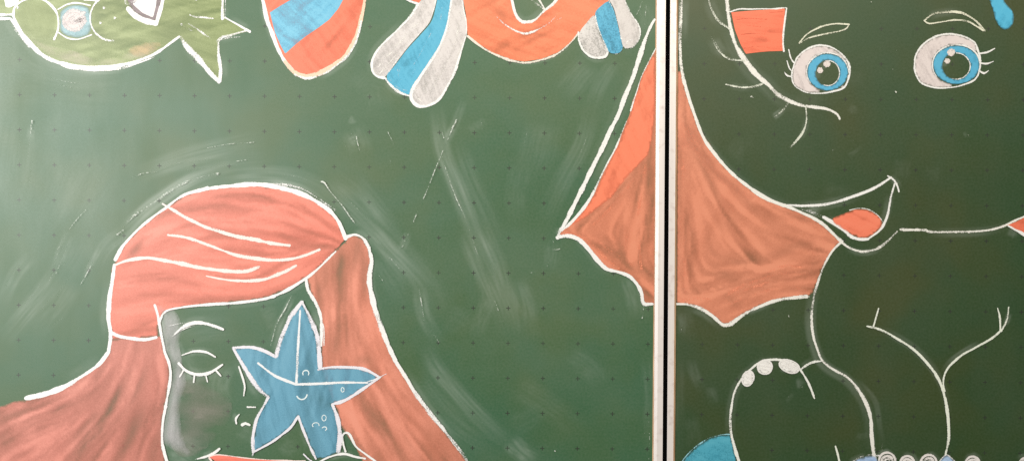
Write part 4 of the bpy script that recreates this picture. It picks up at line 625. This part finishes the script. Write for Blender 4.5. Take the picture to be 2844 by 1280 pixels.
chalk_strokes('R', e, 'outline', [(A(3, 1, [(2410, 1112), (2480, 1150)]) + A(3, 2, [(2520, 10), (2620, 70)]), [5, 9, 10], 1.0)])

# right panel: paw with pads, long twig lines, bubbles and the blue shapes along the lower edge
p_ = chalk_strokes('R', BR, 'paw_drawing', [
    (A(2, 3, [(2285, 1180), (2240, 1030), (2203, 880), (2196, 720), (2212, 560), (2250, 425), (2320, 312), (2400, 232), (2480, 170), (2575, 140)]) + A(3, 3, [(60, 136), (130, 143), (210, 168), (300, 218), (370, 312), (420, 405), (465, 522)]), [8, 10, 9, 9, 9, 8, 8, 7, 7, 7, 7, 7, 7, 6], [.9, .85, .8, .8, .75, .75, .8, .9, .98, 1, 1]),
    (A(3, 3, [(322, 236), (400, 182), (470, 158), (545, 150)]), [5, 7, 7, 5], .85)], (.84, .85, .84), label='rounded chalk paw with three white pads')
def pad(x, y, rx, ry, rot):
    P_ = ell(x, y, rx, ry, 12, rot); return [(P_ + P_[:1], 5, .95)] + [([(x + a * rx * math.cos(rot) - b * ry * math.sin(rot), y + a * rx * math.sin(rot) + b * ry * math.cos(rot)) for a, b in ((-.8, k - .15), (0, k), (.8, k + .15))], 7, .8) for k in (-.55, -.1, .4)]
for x, y, rx, ry, rot in ((2077, 1050, 15, 21, .35), (2124, 1018, 20, 19, 0), (2192, 1016, 29, 17, .35)):
    chalk_fill('R', p_, 'paw_pad', ell(x, y, rx, ry, 14, rot), (.82, .80, .80), WHITE, angle=30, dens=1.0, soft=1.5, s=(.3, .1, .15), cell=5)
    chalk_strokes('R', p_, 'pad_scribble', pad(x, y, rx, ry, rot), (.84, .82, .84))
chalk_strokes('R', BR, 'twig_drawing', [
    (A(3, 2, [(990, 960), (1100, 985), (1250, 1060), (1420, 1159)]) + A(3, 3, [(1520, 85), (1640, 225), (1720, 355), (1765, 480), (1795, 620), (1812, 800), (1812, 930), (1780, 1095)]), [6, 7, 8, 8, 8, 9, 9, 9, 8, 8], [.8, .85, .85, .9, .92, .9, .85]),
    (A(3, 2, [(2330, 1012), (2250, 1080), (2105, 1159)]) + A(3, 3, [(1950, 92), (1830, 190), (1772, 290), (1758, 380), (1772, 455)]), [6, 7, 7, 7, 6, 5], .85),
    (A(3, 2, [(1110, 780), (1080, 890), (1055, 962)]), [4, 6, 5], .8), (A(3, 2, [(2305, 775), (2330, 880), (2335, 1012)]), [4, 6, 6], .95), (A(3, 2, [(2415, 770), (2400, 890), (2340, 1012)]), [5, 7, 6], .75),
    (A(3, 3, [(672, 1000), (698, 1085), (718, 1180)]), [4, 6, 6], .95), (A(3, 3, [(1140, 1070), (1150, 960)]), 5, .35)], (.82, .86, .80), label='thin forked chalk twig')
w_ = chalk_fill('R', BR, 'wave_drawing', A(3, 3, [(800, 1320), (840, 1165), (930, 1115), (1020, 1098), (1085, 1105), (1105, 1160), (1120, 1320)]), (.30, .45, .74), (.42, .55, .8), angle=30, dens=.95, soft=3, s=(.3, .2, .15), smo=False, cell=6, label='pale blue chalk waves with white bubbles')
chalk_fill('R', w_, 'wave_crest', A(3, 3, [(1690, 1320), (1715, 1165), (1760, 1105), (1795, 1090), (1830, 1110), (1885, 1170), (1910, 1320)]), (.34, .5, .8), (.45, .6, .84), angle=30, dens=.95, soft=3, s=(.3, .2, .15), smo=False, cell=6)
each('R', w_, 'wave_outline', [(A(3, 3, [(835, 1165), (930, 1113), (1020, 1094), (1130, 1100)]), [4, 7, 8, 7], .6), (A(3, 3, [(1715, 1165), (1755, 1110), (1792, 1088), (1850, 1130), (1890, 1172)]), 5, .65)], (.8, .8, .84))
for x, y, k in ((1195, 1148, 82), (1397, 1172, 70), (1612, 1168, 78), (2052, 1178, 70), (2585, 1180, 60)):
    chalk_strokes('R', w_, 'bubble', [(A(3, 3, ell(x, y, k, k, 14, 2.2) + [(x - .59 * k, y + .8 * k)]), 7, .95), (A(3, 3, ell(x, y + 4, k * .66, k * .62, 12)), 9, .8), (A(3, 3, ell(x + 4, y + 8, k * .32, k * .3, 10)), 9, .75)], (.80, .76, .78))
s_ = chalk_fill('R', BR, 'blue_shell_drawing', A(2, 3, [(1600, 1340), (1690, 1195), (1760, 1095), (1860, 1002), (1990, 925), (2110, 893), (2185, 890), (2210, 960), (2240, 1085), (2270, 1200), (2300, 1340)]), (.04, .30, .44), (.10, .41, .55), angle=30, dens=.92, soft=3, s=(.25, .25, .3), su=18, sv=120, smo=False, cell=7, label='blue chalk dome at the lower edge beside the gap')
chalk_strokes('R', s_, 'outline', [(A(2, 3, [(1680, 1195), (1755, 1095), (1858, 998), (1990, 920), (2110, 888), (2185, 886)]), 4, .6)], (.3, .6, .72))
_m = chalk_strokes('R', BR, 'chalk_dust', [(A(3, 0, [(1275, 925), (1285, 930)]), 5, .8), (A(3, 0, [(1028, 28), (1036, 30)]), 4, .6), (A(3, 0, [(1250, 700), (1256, 700)]), 3, .5), (A(3, 0, [(1285, 512), (1290, 512)]), 3, .5), (A(3, 1, [(1960, 210), (1990, 195), (2015, 205)]), 7, .42), (A(2, 0, [(2390, 985), (2410, 975)]), 9, .5), (A(2, 0, [(2420, 985), (2440, 995)]), 7, .34),
    (A(3, 3, [(230, 400), (300, 385), (350, 420)]), 10, .25), (A(3, 3, [(195, 510), (225, 520)]), 12, .22), (A(3, 2, [(203, 858), (209, 862)]), 4, .6), (A(3, 1, [(648, 355), (652, 357)]), 3, .6), (A(3, 1, [(845, 240), (858, 256)]), 3, .4), (A(2, 2, [(1715, 930), (1695, 1030)]), 4, .36), (A(2, 2, [(1745, 1100), (1735, 1150)]), 5, .3)], (.76, .78, .74)); _m['kind'] = 'stuff'

# ------------------------------------------------------------------ the writing surfaces, with the dust the drawing left beside its lines
writing_surface('L', BL, LW + 0.012, uL0, -0.76, uL0 - 0.002, MATL)
writing_surface('R', BR, uR1, RW - 0.012, uR1 + 0.002, 0.56, MATR)
